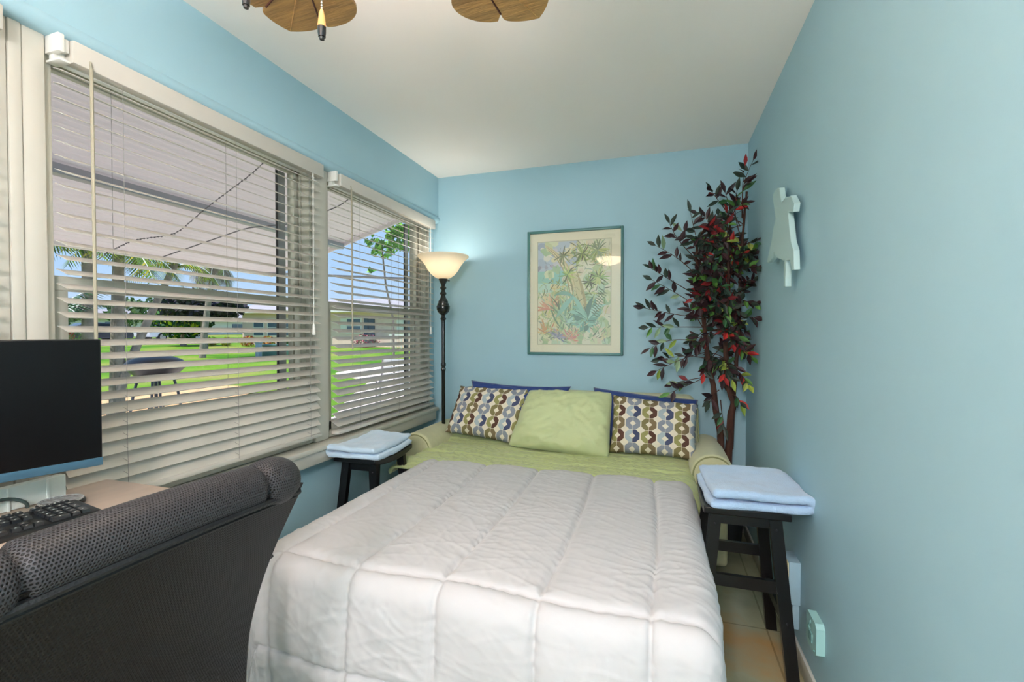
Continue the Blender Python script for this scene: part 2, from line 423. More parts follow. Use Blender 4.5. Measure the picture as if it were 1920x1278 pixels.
b = MB(); b.lathe([(.03, 1.652), (.055, 1.662), (.085, 1.685), (.108, 1.715), (.128, 1.75), (.155, 1.785), (.178, 1.805), (.184, 1.812), (.182, 1.818), (.176, 1.816), (.152, 1.794), (.122, 1.755), (.102, 1.72), (.08, 1.693), (.052, 1.671), (.0, 1.662)], c, 56); b.build('lamp_shade', M['shade'], lamp)
M['bulb'] = emat('frosted_bulb', '#ffe3b5', 1.2, '#ffffff')
b = MB(); b.lathe([(0, 1.664), (.014, 1.665), (.016, 1.69), (.03, 1.72), (.03, 1.74), (.018, 1.757), (0, 1.762)], c, 20); b.build('bulb', M['bulb'], lamp)

# ------------------------------------------------------------------ framed picture
px0, px1, pz0, pz1 = -.928, -.243, 1.108, 2.002
pic = root('framed_picture', ((px0+px1)/2, YB-.001, pz0), 'framed watercolour of tropical plants by the sea with cream mat', 'picture')
M['frame'] = mat('sage_green_frame', '#4f7f7d', .35, spec=.5); M['mat'] = mat('cream_mat_board', '#efe6cc', .8)
b = MB(); t = .018
for lo, hi in (((px0, pz0), (px0+t, pz1)), ((px1-t, pz0), (px1, pz1)), ((px0+t, pz0), (px1-t, pz0+t)), ((px0+t, pz1-t), (px1-t, pz1))):
    b.box((lo[0], YB-.030, lo[1]), (hi[0], YB-.001, hi[1]), .004)
b.build('frame', M['frame'], pic)
ax0, ax1, az0, az1 = px0+.077, px1-.088, pz0+.078, pz1-.082
b = MB()
b.box((px0+.012, YB-.012, pz0+.012), (px1-.012, YB-.004, pz1-.012))
b.build('mat_board', M['mat'], pic, smooth=False)
M['paint'] = attr_mat('watercolour_paint', .8)
rr = random.Random(11)
b = MB(); W_, H_ = ax1-ax0, az1-az0
class Art:
    layer = 0
def ap(pts, col, step=True):
    if step: Art.layer += 1
    y = YB-.0125-Art.layer*.0000035
    c4 = lin(col) if isinstance(col, str) else col
    c4 = tuple(c4[k]*.74+lin('#e6ddc4')[k]*.26 for k in range(3))+(1,)
    q = [(ax0+W_*min(1, max(0, p[0])), y, az0+H_*min(1, max(0, p[1]))) for p in pts]
    qq = []
    for p in q:
        if not qq or (Vector(p)-Vector(qq[-1])).length > 1e-5: qq.append(p)
    if len(qq) > 2 and (Vector(qq[0])-Vector(qq[-1])).length < 1e-5: qq.pop()
    if len(qq) > 2: b.poly(qq, c4)
def blob(cx, cy, rx, ry, col, n=11, j=.3):
    ap([(cx+rx*math.cos(2*PI*i/n)*(1+rr.uniform(-j, j)), cy+ry*math.sin(2*PI*i/n)*(1+rr.uniform(-j, j))) for i in range(n)], col)
def blade_(x, y, ang, L, w, col, bend=0, n=5):
    L_, R_ = [], []
    a = ang; X, Y = x, y
    for i in range(n+1):
        f = i/n; ww = w*math.sin(PI*min(1, .12+.88*f))*(1 if f < 1 else 0)
        dx, dy = math.cos(a), math.sin(a)
        L_.append((X-dy*ww, Y+dx*ww*.75)); R_.append((X+dy*ww, Y-dx*ww*.75))
        X += dx*L/n; Y += dy*L/n*.75; a += bend/n
    ap(L_+R_[::-1], col)
ap([(0, 0), (1, 0), (1, 1), (0, 1)], '#e9e6cf')
ap([(0, .71), (.55, .71), (.55, 1), (0, 1)], '#b9c7d8'); ap([(0, .52), (.5, .54), (.5, .715), (0, .715)], '#8fcfc4'); ap([(0, .50), (.42, .50), (.5, .58), (0, .6)], '#bfe3d6')
for _ in range(16): blob(rr.uniform(0, .5), rr.uniform(.75, .98), rr.uniform(.03, .1), rr.uniform(.015, .04), rr.choice(['#98a8c4', '#e8e2d6', '#d3cdd6', '#a9b9cf', '#f0e8d0']))
for _ in range(7): blob(rr.uniform(0, .3), rr.uniform(.72, .80), .03, .02, rr.choice(['#8a8ba6', '#a3a0b4', '#b6a9bd']))
for _ in range(190): blob(rr.uniform(.1, 1), rr.uniform(0, 1) if rr.random() < .6 else rr.uniform(0, .5), rr.uniform(.02, .08), rr.uniform(.015, .05), rr.choice(['#cfd6a4', '#dfe3bd', '#b9cf9b', '#e8dcb0', '#a8c79a', '#e6d7c0', '#c4dcc0']))
for _ in range(330):
    x = rr.uniform(.3, 1) if rr.random() < .7 else rr.uniform(0, .5); y = rr.uniform(.25, .98) if x > .45 else rr.uniform(.2, .6)
    blade_(x, y, rr.uniform(0, 2*PI), rr.uniform(.05, .16), rr.uniform(.003, .009), rr.choice(['#7f9d58', '#e8d9a8', '#d9dcae', '#9fb7a4', '#a7bd6b', '#5f7d4c', '#cfd884', '#8fb57c', '#57644a', '#d8c98a']), rr.uniform(-1.5, 1.5))
# leaning trunk and dark outlines
for k in range(5): blade_(.1+.01*k, .97-.01*k, -.55-.05*k, .95, .018-.002*k, ['#c9b98a', '#e2d0a0', '#9b8d63', '#efe2bb', '#b5a274'][k], -1.1, 9)
blade_(.66, .3, 1.75, .6, .05, '#d9cfa0', .3, 8); blade_(.68, .3, 1.7, .6, .02, '#b9a878', .3, 8)
for (cx, cy, n, L, cs) in ((.36, .86, 14, .14, ['#4e5c40', '#778a52']), (.62, .87, 18, .17, ['#5d7a4c', '#a9c06a', '#38432f']), (.83, .90, 22, .2, ['#9ab46a', '#cbd47e', '#5c7a55', '#7f9f83']), (.42, .68, 14, .15, ['#7fae57', '#bfd36c', '#445534']), (.84, .64, 20, .17, ['#9cbf70', '#5f7048', '#d3d98d']), (.72, .60, 14, .12, ['#39402e', '#8aa668'])):
    for i in range(n): blade_(cx, cy, 2*PI*i/n+rr.uniform(-.2, .2), L*rr.uniform(.6, 1.1), .009, rr.choice(cs), rr.uniform(-1, 1))
for _ in range(120): blade_(rr.uniform(.05, 1), rr.uniform(.05, .95), rr.uniform(0, 2*PI), rr.uniform(.03, .08), .002, rr.choice(['#3c4636', '#4c5548', '#5b5648', '#2f3a38']), rr.uniform(-2, 2))
# orange/pink grassy plants left, blue-green agave centre
for (cx, cy, n, L, cs) in ((.17, .34, 22, .24, ['#e2a48a', '#d98c7c', '#eec3a0', '#c98f86', '#e9d3a8']), (.12, .10, 22, .2, ['#d8a070', '#cf8a6a', '#e6c48a', '#9fb77a']), (.45, .05, 20, .18, ['#e08f7e', '#e6aa86', '#c9a07a', '#d6808a']), (.27, .06, 14, .15, ['#8c93bd', '#a9a3c4', '#6d7aa6'])):
    for i in range(n): blade_(cx, cy, PI*(-.05+1.1*i/n)+rr.uniform(-.15, .15), L*rr.uniform(.6, 1.1), .012, rr.choice(cs), rr.uniform(-.8, .8))
for i in range(34):
    a = rr.uniform(.25*PI, .75*PI); blade_(rr.uniform(.28, .48), rr.uniform(.12, .3), a, rr.uniform(.2, .4), .01, rr.choice(['#8fb88f', '#6b9a84', '#b7d0a6', '#4f7566', '#a3c4b4']), rr.uniform(-1, 1))
for i in range(18):
    a = 2*PI*i/18+.1; L = .34 if 0 < (a % (2*PI)) < PI else .2
    cc = ['#86bfb0', '#9fd3c4', '#6aa79c', '#b4dccf', '#4d837c'][i % 5]
    blade_(.68, .23, a, L*rr.uniform(.75, 1.1), .036, cc, rr.choice((-1.2, .9, -.5, 1.3)), 8)
    blade_(.68, .23, a+.07, L*.7, .007, '#45756f', .6, 6)
blade_(.5, .46, 2.6, .3, .025, '#79b3a8', 1.2, 7); blade_(.5, .46, 3.9, .38, .034, '#8cc6b9', .2, 7); blade_(.5, .46, -.9, .3, .03, '#9ad0c1', -.3, 7)
for _ in range(130): blade_(rr.uniform(.0, 1), rr.uniform(0, .22), rr.uniform(.1, 3), rr.uniform(.04, .1), rr.uniform(.003, .008), rr.choice(['#9cbf8f', '#c9dcae', '#7fa886', '#c7b7a6', '#86a0a0', '#5a7a62', '#dcd0a8']))
for k in range(11): blade_(.92-.012*k, .5-.022*k, 2.4, .09, .006, '#4c6b54', .4); blade_(.9-.012*k, .5-.022*k, -.3, .07, .006, '#56785e', -.4)
b.build('artwork', M['paint'], pic, smooth=False, norm=False)
b = MB()   # double bevel line round the print
for lo, hi in (((ax0-.006, az0-.006), (ax0, az1+.006)), ((ax1, az0-.006), (ax1+.006, az1+.006)), ((ax0, az0-.006), (ax1, az0)), ((ax0, az1), (ax1, az1+.006))):
    b.box((lo[0], YB-.0145, lo[1]), (hi[0], YB-.0115, hi[1]))
b.build('mat_bevel', mat('mat_bevel', '#cdc7ac', .7), pic, smooth=False)
b = MB(); b.box((px0+.014, YB-.0185, pz0+.014), (px1-.014, YB-.0165, pz1-.014)); b.build('glazing', M['glass'], pic, smooth=False)

# ------------------------------------------------------------------ sofa bed
M['sofa'] = mat('beige_sofa_fabric', '#c6c6a0', .85, spec=.2, var=.03, vscale=30, bump=.25, bscale=400, bdist=.001, sheen=.2)
M['pipe'] = mat('sofa_piping', '#8d9066', .8)
sofa = root('sofa_bed', (-.61, 3.27, FL), 'pale green sofa with rolled arms opened out as a bed', 'sofa bed')
def softbox(b, lo, hi, r, bulge=.0, seg=5): b.box(lo, hi, r, seg)
b = MB(); softbox(b, (-1.395, 3.10, .08), (.215, 3.268, .868), .055)
b.build('backrest', M['sofa'], sofa)
for (a, c) in ((-1.33, -.61), (-.605, .228)):
    b = MB(); softbox(b, (a, 3.03, .45), (c, 3.13, .835), .05)
    cu = b.build('back_cushion', M['sofa'], sofa)
    b = MB(); zt = .812; p = []
    for i in range(25):
        t_ = i/24; p.append((a+.05+(c-a-.1)*t_, 3.05, .824))
    b.tube(p, .004, 6); b.tube([(c-.014, 3.01, .80), (c-.006, 3.01, .7), (c-.006, 3.01, .5)], .004, 6); b.build('piping', M['pipe'], cu)
for s, xc in ((-1, -1.512), (1, .272)):
    b = MB()
    prof = []
    for i in range(15):
        a = math.radians(-35+ (250)*i/14)
        prof.append((xc + s*0 + .112*math.cos(a)*(1 if s > 0 else -1), .505+.112*math.sin(a)))
    prof += [(xc-s*.085, .30), (xc-s*.085, .02), (xc+s*.075, .02), (xc+s*.075, .36)]
    MXZ = Matrix(((1, 0, 0, 0), (0, 0, 1, 0), (0, 1, 0, 0), (0, 0, 0, 1)))
    b.prism([(p[0], p[1]) for p in prof], 2.665, 3.22, M=MXZ)
    arm = b.build('armrest', M['sofa'], sofa, ang=35)
    bv = arm.modifiers.new('soft', 'BEVEL'); bv.width = .022; bv.segments = 4; bv.limit_method = 'ANGLE'; bv.angle_limit = math.radians(50)
    b = MB(); ring = [(xc+.1*math.cos(t_)*(1 if s > 0 else -1), 2.666, .505+.1*math.sin(t_)) for t_ in [math.radians(-30+240*i/24) for i in range(25)]]
    b.tube(ring, .004, 6); b.build('piping', M['pipe'], arm)
b = MB(); b.box((-1.43, 2.60, .02), (.19, 3.07, .36), .02); b.build('base', M['sofa'], sofa)
M['matt'] = mat('mattress_ticking', '#d8d6cc', .9)
b = MB(); b.box((-1.275, 1.26, .30), (.075, 3.06, .485), .04, 3); b.build('mattress', M['matt'], sofa)
b = MB()
for x in (-1.2, 0): b.tube([(x, 1.35, .30), (x, 1.35, FL)], .015, 8); b.tube([(x, 2.0, .30), (x, 2.0, FL)], .015, 8); b.tube([(x, 1.3, .285), (x, 3.0, .285)], .014, 8)
for y in (1.35, 2.0, 2.9): b.tube([(-1.2, y, .285), (0, y, .285)], .012, 8)
b.build('fold_out_frame', mat('bed_frame_metal', '#55585c', .4, metal=.8), sofa)

# ---- cloth sheets draped over a rounded slab
def drape_fn(x0, x1, y0, y1, zt, r, flare):
    """returns f(a,b)->point; a across (metres from x0; <0 or >width hangs), b metres from y1 towards the foot y0"""
    W = x1-x0; L = y1-y0
    def f(a, bb):
        da = a if a < 0 else (a-W if a > W else 0); db = bb-L if bb > L else 0
        d = math.hypot(da, db)
        px = x0+min(max(a, 0), W); py = y1-min(bb, L)
        if d < 1e-9: return Vector((px, py, zt))
        ux, uy = da/d, -db/d
        q = r*PI/2
        if d < q: o = r*math.sin(d/r); dz = r*(1-math.cos(d/r))
        else: o = r+(d-q)*flare; dz = r+(d-q)*math.sqrt(1-flare*flare)
        return Vector((px+ux*o, py+uy*o, zt-dz))
    return f
def cloth(fn, a0, a1, b0, b1, na, nb, hfn, thick):
    """grid with displacement along the numeric normal, returned as closed shell"""
    b = MB(); e = .004
    P = {}
    for i in range(na+1):
        for j in range(nb+1):
            a = a0+(a1-a0)*i/na; bb = b0+(b1-b0)*j/nb
            p = fn(a, bb); n = (fn(a+e, bb)-fn(a-e, bb)).cross(fn(a, bb-e)-fn(a, bb+e))
            n = n.normalized() if n.length > 1e-9 else Vector((0, 0, 1))
            edge = min(i, na-i, j, nb-j)
            h = hfn(a, bb)
            P[i, j] = (p+n*h, p-n*thick*(0 if edge == 0 else 1) + n*(h if edge == 0 else 0), n)
    top = [[b.bm.verts.new(P[i, j][0]) for j in range(nb+1)] for i in range(na+1)]
    bot = [[top[i][j] if min(i, na-i, j, nb-j) == 0 else b.bm.verts.new(P[i, j][1]) for j in range(nb+1)] for i in range(na+1)]
    for i in range(na):
        for j in range(nb):
            b.bm.faces.new((top[i][j], top[i][j+1], top[i+1][j+1], top[i+1][j]))
            q = (bot[i][j], bot[i+1][j], bot[i+1][j+1], bot[i][j+1])
            try: b.bm.faces.new(q)
            except ValueError: pass
    return b
def crease(x, y, ang, L, w, seed):
    """thin random crease field"""
    c, s = math.cos(ang), math.sin(ang); u = (x*c+y*s)/L; v = (-x*s+y*c)/w
    n = noise.noise(Vector((u, v, seed)))
    return max(0, 1-abs(n)*5)**2

M['sheet'] = mat('green_sheet', '#b4bf86', .62, spec=.3, sheen=.25, bump=.25, bscale=26, bdist=.006)
fs = drape_fn(-1.42, .125, 2.0, 3.07, .508, .04, .12)
def hs(a, bb):
    y = 3.07-bb; x = -1.42+a
    h = .010*fbm(x*2.2, y*3.5, 3)+.006
    h += .006*crease(x, y, .5, .3, .06, 1)+.005*crease(x, y, 1.9, .25, .06, 5)+.006*crease(x, y, -.15, .5, .04, 9)+.003*crease(x, y, 1.1, .12, .03, 19)
    s = y-(2.62+.02*math.sin(x*3)); h += -.007*math.exp(-(s/.006)**2)+.006*math.exp(-((s-.018)/.010)**2)
    if y > 2.92: h += (y-2.92)*.25
    h += .016*math.exp(-((y-2.42)/.06)**2)
    return h
sh = cloth(fs, -.07, 1.545+.16, 0, .78, 190, 190, hs, .008).build('bed_sheet', M['sheet'], ang=180)
tag(base_at(sh), 'sage green bed sheet folded down over the head of the bed', 'bed sheet')

M['comf'] = mat('white_comforter', '#c6c5c7', .78, spec=.2, sheen=.1, bump=.12, bscale=40, bdist=.003)
X0c, X1c, Y0c, Y1c = -1.225, .080, 1.235, 2.395
fc = drape_fn(X0c, X1c, Y0c, Y1c, .528, .055, .06)
seams_x = [-1.19+.2925*k for k in range(-2, 8)]
seams_b = [1.168, 1.168+.30]
def hc(a, bb):
    x = X0c+a; y = Y1c-bb
    xs = x-(.014*(1 if y > 1.2 else 0)*math.sin((y-1.2)*3))
    dx = min(abs(xs-s) for s in seams_x); db = min(abs(bb+.006*math.sin(x*9)-s) for s in seams_b)
    d = min(dx, db)
    h = .019*(1-math.exp(-d/.008))+.008*min(1, d/.13)
    h += .003*fbm(x*2.6, y*2.0, 1)
    wx_, wy_ = x+.03*fbm(x*4, y*4, 31, 2), y+.03*fbm(x*4, y*4, 33, 2)
    k1 = .5+.5*fbm(x*2.5, y*2.5, 41, 2); k2 = .5+.5*fbm(x*2.5, y*2.5, 47, 2)
    h += .75*k1*(.0045*crease(wx_, wy_, .35, .34, .060, 2)+.003*crease(wx_, wy_, 2.5, .26, .05, 8))+.75*k2*(.004*crease(wx_, wy_, 2.9, .30, .045, 4)+.0032*crease(wx_, wy_, 1.3, .24, .045, 12))
    if dx < .05: h += .0022*math.sin(y*120+4*math.sin(y*17))*math.exp(-dx/.015)
    if db < .05: h += .0022*math.sin(x*110+4*math.sin(x*13))*math.exp(-db/.015)
    if bb < .06: h -= .012*(1-bb/.06)**2
    dr = max(0, bb-1.16)+max(0, a-1.305)
    h += dr*.05*math.sin(x*7+y*9)*.6+dr*.04*fbm(x*4, y*4, 21)
    return h
co = cloth(fc, -.34, 1.305+.42, 0, 1.16+.52, 330, 290, hc, .012).build('comforter', M['comf'], ang=180)
tag(base_at(co), 'white quilted comforter spread over the sofa bed', 'comforter')

# ------------------------------------------------------------------ pillows
def pillow(name, BL, BR, TR, TL, T, m, label, group=None, nu=44, nv=34, frill=0, seed=1, wr=.006, sag=.05, corner=.0):
    BL, BR, TR, TL = map(Vector, (BL, BR, TR, TL))
    nrm = ((BR-BL).cross(TL-BL)).normalized()
    b = MB()
    uvl = b.bm.loops.layers.uv.verify()
    def pos(i, j, side):
        u = i/nu; v = j/nv; U = 2*u-1; V = 2*v-1
        cr = 1-corner*(abs(U)*abs(V))**5; uu = .5+.5*U*cr*(1-sag*(1-V**2)*abs(U)**3); vv = .5+.5*V*cr*(1-sag*(1-U**2)*abs(V)**3)
        p = (BL*(1-uu)+BR*uu)*(1-vv)+(TL*(1-uu)+TR*uu)*vv
        th = T/2*(max(0, 1-U**4)*max(0, 1-V**4))**.55*(1-.12*(U*U+V*V))
        w = wr*fbm(u*3+seed, v*3, side)*min(1, th*40)+wr*.9*(crease(u, v, .9+seed, .5, .12, seed)+crease(u, v, 2.2, .4, .1, seed+3))*min(1, th*30)
        q = p+nrm*side*(th+w)
        ed = min(i, nu-i, j, nv-j)
        if frill and ed == 0: q = q+nrm*frill*math.sin((i+j)*1.1)+Vector((0, 0, frill*.5*math.cos((i-j)*.9)))
        return q
    G = {}
    for i in range(nu+1):
        for j in range(nv+1):
            G[1, i, j] = b.bm.verts.new(pos(i, j, 1))
            G[-1, i, j] = G[1, i, j] if min(i, nu-i, j, nv-j) == 0 else b.bm.verts.new(pos(i, j, -1))
    for s in (1, -1):
        for i in range(nu):
            for j in range(nv):
                ix = [(i, j), (i+1, j), (i+1, j+1), (i, j+1)]
                if s < 0: ix = ix[::-1]
                try: f = b.bm.faces.new([G[s, a, c] for a, c in ix])
                except ValueError: continue
                for l, (a, c) in zip(f.loops, ix): l[uvl].uv = (a/nu, c/nv)
    o = b.build(name, m, ang=180, norm=False)
    return tag(base_at(o), label, 'pillow', group)

def octa_mat(name, ncol, nrow, shift):
    """woven pattern of linked octagon rings in columns; alternate rows have a dark right half"""
    m = mat(name, '#e6dfc9', .8, spec=.2); n = NT(m); nt = n.nt
    uv = nt.nodes.new('ShaderNodeUVMap'); sx = nt.nodes.new('ShaderNodeSeparateXYZ'); nt.links.new(uv.outputs[0], sx.inputs[0])
    X = n.m('MULTIPLY_ADD', sx.outputs[0], ncol, shift); Y = n.m('MULTIPLY_ADD', sx.outputs[1], nrow, .25)
    ci = n.m('FLOOR', X); ri = n.m('FLOOR', Y)
    fx = n.m('MULTIPLY', n.m('SUBTRACT', n.m('SUBTRACT', X, ci), .5), 2); fy = n.m('MULTIPLY', n.m('SUBTRACT', n.m('SUBTRACT', Y, ri), .5), 2)
    axx = n.m('ABSOLUTE', fx); ayy = n.m('ABSOLUTE', fy)
    sm = n.m('ADD', axx, ayy)
    inside = n.m('MULTIPLY', n.m('LESS_THAN', n.m('MAXIMUM', n.m('MULTIPLY', axx, 1.05), ayy), .97), n.m('LESS_THAN', n.m('ADD', n.m('MULTIPLY', axx, 1.05), ayy), 1.42))
    ring = n.m('MULTIPLY', inside, n.m('GREATER_THAN', n.m('ADD', n.m('MULTIPLY', axx, 1.1), ayy), .46))
    ring = n.m('MULTIPLY', ring, n.m('GREATER_THAN', axx, .022))
    right = n.m('GREATER_THAN', fx, 0)
    odd = n.m('MODULO', ri, 2)
    colodd = n.m('MODULO', ci, 2)
    plain = n.mix(colodd, lin('#857d55'), lin('#8c929c')); light = n.mix(colodd, lin('#989560'), lin('#a9b6ba')); darkc = n.mix(colodd, lin('#5e4238'), lin('#4d5470'))
    tw = n.m('MULTIPLY', n.m('SUBTRACT', 1, colodd), right)
    plain = n.mix(n.m('MULTIPLY', tw, .6), plain, lin('#7c6452'))
    split = n.mix(right, light, darkc)
    colr = n.mix(odd, plain, split)
    n.nt.links.new(n.mix(ring, lin('#e3dac6'), colr), n.b.inputs['Base Color'])
    return m
M['octa1'] = octa_mat('octagon_weave', 6.0, 4.6, .45); M['octa2'] = octa_mat('octagon_weave_large', 5.4, 4.7, .0)
M['navy'] = mat('navy_cotton', '#28407c', .6, spec=.3, sheen=.2, bump=.2, bscale=20, bdist=.005)
M['greenp'] = mat('green_satin', '#c2cc9a', .55, spec=.35, sheen=.2, bump=.3, bscale=12, bdist=.01)
G1 = 'navy pillows behind the row'
pillow('navy_pillow', (-1.33, 2.99, .60), (-.60, 2.99, .60), (-.57, 3.10, .905), (-1.30, 3.10, .925), .10, M['navy'], 'navy blue pillow leaning behind the left patterned cushion', G1, seed=5, wr=.014, sag=.12)
pillow('navy_pillow', (-.42, 2.99, .55), (.20, 2.96, .54), (.225, 3.07, .853), (-.42, 3.09, .905), .10, M['navy'], 'navy blue pillow leaning behind the right patterned cushion', G1, seed=8, wr=.010)
pillow('patterned_pillow', (-1.425, 2.93, .575), (-.915, 2.90, .535), (-.825, 3.07, .880), (-1.385, 3.10, .880), .15, M['octa1'], 'octagon patterned cushion beside the lamp end of the sofa', 'octagon patterned cushions', frill=.004, seed=2)
pillow('patterned_pillow', (-.297, 2.88, .535), (.205, 2.86, .532), (.222, 3.02, .832), (-.290, 3.04, .868), .15, M['octa2'], 'octagon patterned cushion beside the leafy plant end of the sofa', 'octagon patterned cushions', frill=.004, seed=3)
pillow('green_pillow', (-.95, 2.85, .53), (-.282, 2.81, .505), (-.285, 3.02, .89), (-.85, 3.03, .885), .19, M['greenp'], 'plain sage green pillow in the middle of the row', seed=6, wr=.014, sag=.03, corner=.045)

# ------------------------------------------------------------------ saddle stools
M['ebony'] = mat('ebony_stool_wood', '#09080b', .3, spec=.35, coat=.1, bump=.05, bscale=40, bdist=.001, stretch=(1, 1, .2))
M['bolt'] = mat('stool_bolt', '#3a3a3f', .3, metal=.9)
M['edge'] = mat('worn_edge', '#54504a', .5)
def make_stool(x, y, zt, wx, wy, label):
    r = root('saddle_stool', (x, y, FL), label, 'stool', 'black saddle stools beside the bed')
    b = MB()
    def f(u, v):
        X = (u-.5)*wx; Y = (v-.5)*wy
        return Vector((x+X, y+Y, zt-.016+.016*(2*v-1)**2))
    gt = b.grid(f, 8, 12); gb = b.grid(lambda u, v: f(u, v)-Vector((0, 0, .034-.008*(2*v-1)**2)), 8, 12)
    N, K = 8, 12
    for i in range(N):
        b.bm.faces.new((gt[i][0], gt[i+1][0], gb[i+1][0], gb[i][0])); b.bm.faces.new((gt[i][K], gb[i][K], gb[i+1][K], gt[i+1][K]))
    for j in range(K):
        b.bm.faces.new((gt[0][j], gb[0][j], gb[0][j+1], gt[0][j+1])); b.bm.faces.new((gt[N][j], gt[N][j+1], gb[N][j+1], gb[N][j]))
    st = b.build('seat', M['ebony'], r)
    bv = st.modifiers.new('edge', 'BEVEL'); bv.width = .004; bv.segments = 2; bv.limit_method = 'ANGLE'
    feet = {}
    for sx in (-1, 1):
        for sy in (-1, 1):
            p1 = Vector((x+sx*(wx/2-.045), y+sy*(wy/2-.055), zt-.033)); p0 = Vector((x+sx*(wx/2+.012), y+sy*(wy/2-.012), FL))
            feet[sx, sy] = (p0, p1)
            b = MB(); b.tube([p0, p1], 1, sq=(.043, .028)); 
            for v in b.bm.verts:
                if v.co.z < FL+.05: v.co.z = FL
            lg = b.build('leg', M['ebony'], r, smooth=False)
            for t_ in (.93, .38):
                b = MB(); q = p0.lerp(p1, t_); b.sphere((q.x, q.y-.0145 if sy < 0 else q.y+.0145, q.z), .005, (1, .6, 1), 1); b.build('bolt', M['bolt'], lg)
    def between(k1, k2, t_, h=.034, w=.018):
        a = feet[k1][0].lerp(feet[k1][1], t_); c = feet[k2][0].lerp(feet[k2][1], t_)
        b = MB(); b.tube([a, c], 1, sq=(w, h)); b.build('stretcher', M['ebony'], r, smooth=False)
    for sy in (-1, 1): between((-1, sy), (1, sy), .58, .045, .018)
    for sx in (-1, 1): between((sx, -1), (sx, 1), .36, .036, .018)
    for sy in (-1, 1):
        a, c = feet[-1, sy][1], feet[1, sy][1]; b = MB(); b.tube([a-Vector((0, 0, .02)), c-Vector((0, 0, .02))], 1, sq=(.018, .045)); b.build('apron', M['ebony'], r, smooth=False)
    return r
make_stool(.310, 2.085, .607, .295, .385, 'black wooden saddle stool between the bed and the right wall')
make_stool(-1.484, 2.18, .628, .25, .37, 'black wooden saddle stool below the window beside the bed')

# ------------------------------------------------------------------ folded towels
def towel_mat(name, col):
    m = mat(name, col, .95, spec=.1, sheen=.5, bump=.8, bscale=260, bdist=.004, var=.04, vscale=10); return m
M['towel'] = towel_mat('blue_terry', '#aecbe9'); M['towel2'] = towel_mat('pale_blue_terry', '#c0d8ec')
def towel(cx, cy, z0, La, Lb, rot, layers, th, m, label, seed, axis_open=1, roundf=1.0, sagfn=None):
    """sheet folded back and forth along local x (length La), width Lb along local y"""
    path = []; n = 26
    r = th*.5
    gap = th*1.06
    for k in range(layers):
        xs = [i/n for i in range(n+1)]
        if k % 2: xs = xs[::-1]
        e0 = .012*((k*7+seed) % 3)
        for t_ in xs: path.append((-La/2+e0*(k == 0 or k == layers-1)+(La-e0)*t_, r+k*gap))
        if k < layers-1:
            s = 1 if k % 2 == 0 else -1
            for a in (-50, 0, 50): path.append((s*(La/2+gap*.55*math.cos(math.radians(a))), r+k*gap+gap/2+gap/2*math.sin(math.radians(a))))
    b = MB(); nb = 34
    R = Matrix.Rotation(rot, 4, 'Z')
    pts2 = [Vector((p[0], 0, p[1])) for p in path]
    N = len(pts2)
    secs = []
    for j in range(nb+1):
        v = j/nb; Y = (v-.5)*Lb; ring_t, ring_b = [], []
        ends = min(1, min(v, 1-v)*nb/1.5)
        for i, p in enumerate(pts2):
            d = (pts2[min(i+1, N-1)]-pts2[max(i-1, 0)]).normalized(); nn = Vector((-d.z, 0, d.x))
            w = .010*fbm(p.x*7+seed, Y*7, p.z*22)+.004*fbm(p.x*22, Y*22, seed)
            yy = Y*(1-.05*math.sin(p.z*60))+(.012*fbm(p.x*7, p.z*40, seed+j*.02))
            hh = th*.5*(.55+.45*ends)*(.6 if i in (0, N-1) else 1)*(1+.3*w/.005*.2)
            c = Vector((p.x+.006*fbm(Y*8, p.z*40, seed), yy, p.z+w*.7))
            ring_t.append(c+nn*hh*.98); ring_b.append(c-nn*hh*.98)
        secs.append(ring_t+ring_b[::-1])
    V = []
    for s in secs:
        row = []
        for q in s:
            q = R @ q; z = max(q.z, .0005)
            zz = z0+z+(sagfn(q.x, q.y) if sagfn else 0)
            row.append(b.bm.verts.new((cx+q.x, cy+q.y, zz)))
        V.append(row)
    K = len(V[0])
    for a, c in zip(V, V[1:]):
        for i in range(K): b.bm.faces.new((a[i], a[(i+1) % K], c[(i+1) % K], c[i]))
    h2 = K//2
    for row, fl in ((V[0], 0), (V[-1], 1)):
        for i in range(h2-1):
            q = (row[i], row[i+1], row[K-2-i], row[K-1-i]); b.bm.faces.new(q if fl else q[::-1])
    o = b.build('folded_towel', m, ang=180)
    return tag(base_at(o), label, 'towel', 'folded blue bath towels on the stools')
sag = lambda wy: (lambda x, y: .012*min(1, (2*y/wy)**2))
towel(.335, 2.07, .594, .33, .38, math.radians(4), 2, .036, M['towel'], 'sky blue towel folded on the stool by the right wall', 3, sagfn=sag(.385))
towel(-1.486, 2.165, .615, .275, .40, math.radians(184), 2, .032, M['towel2'], 'pale blue towel folded on the stool below the window', 6, sagfn=sag(.37))

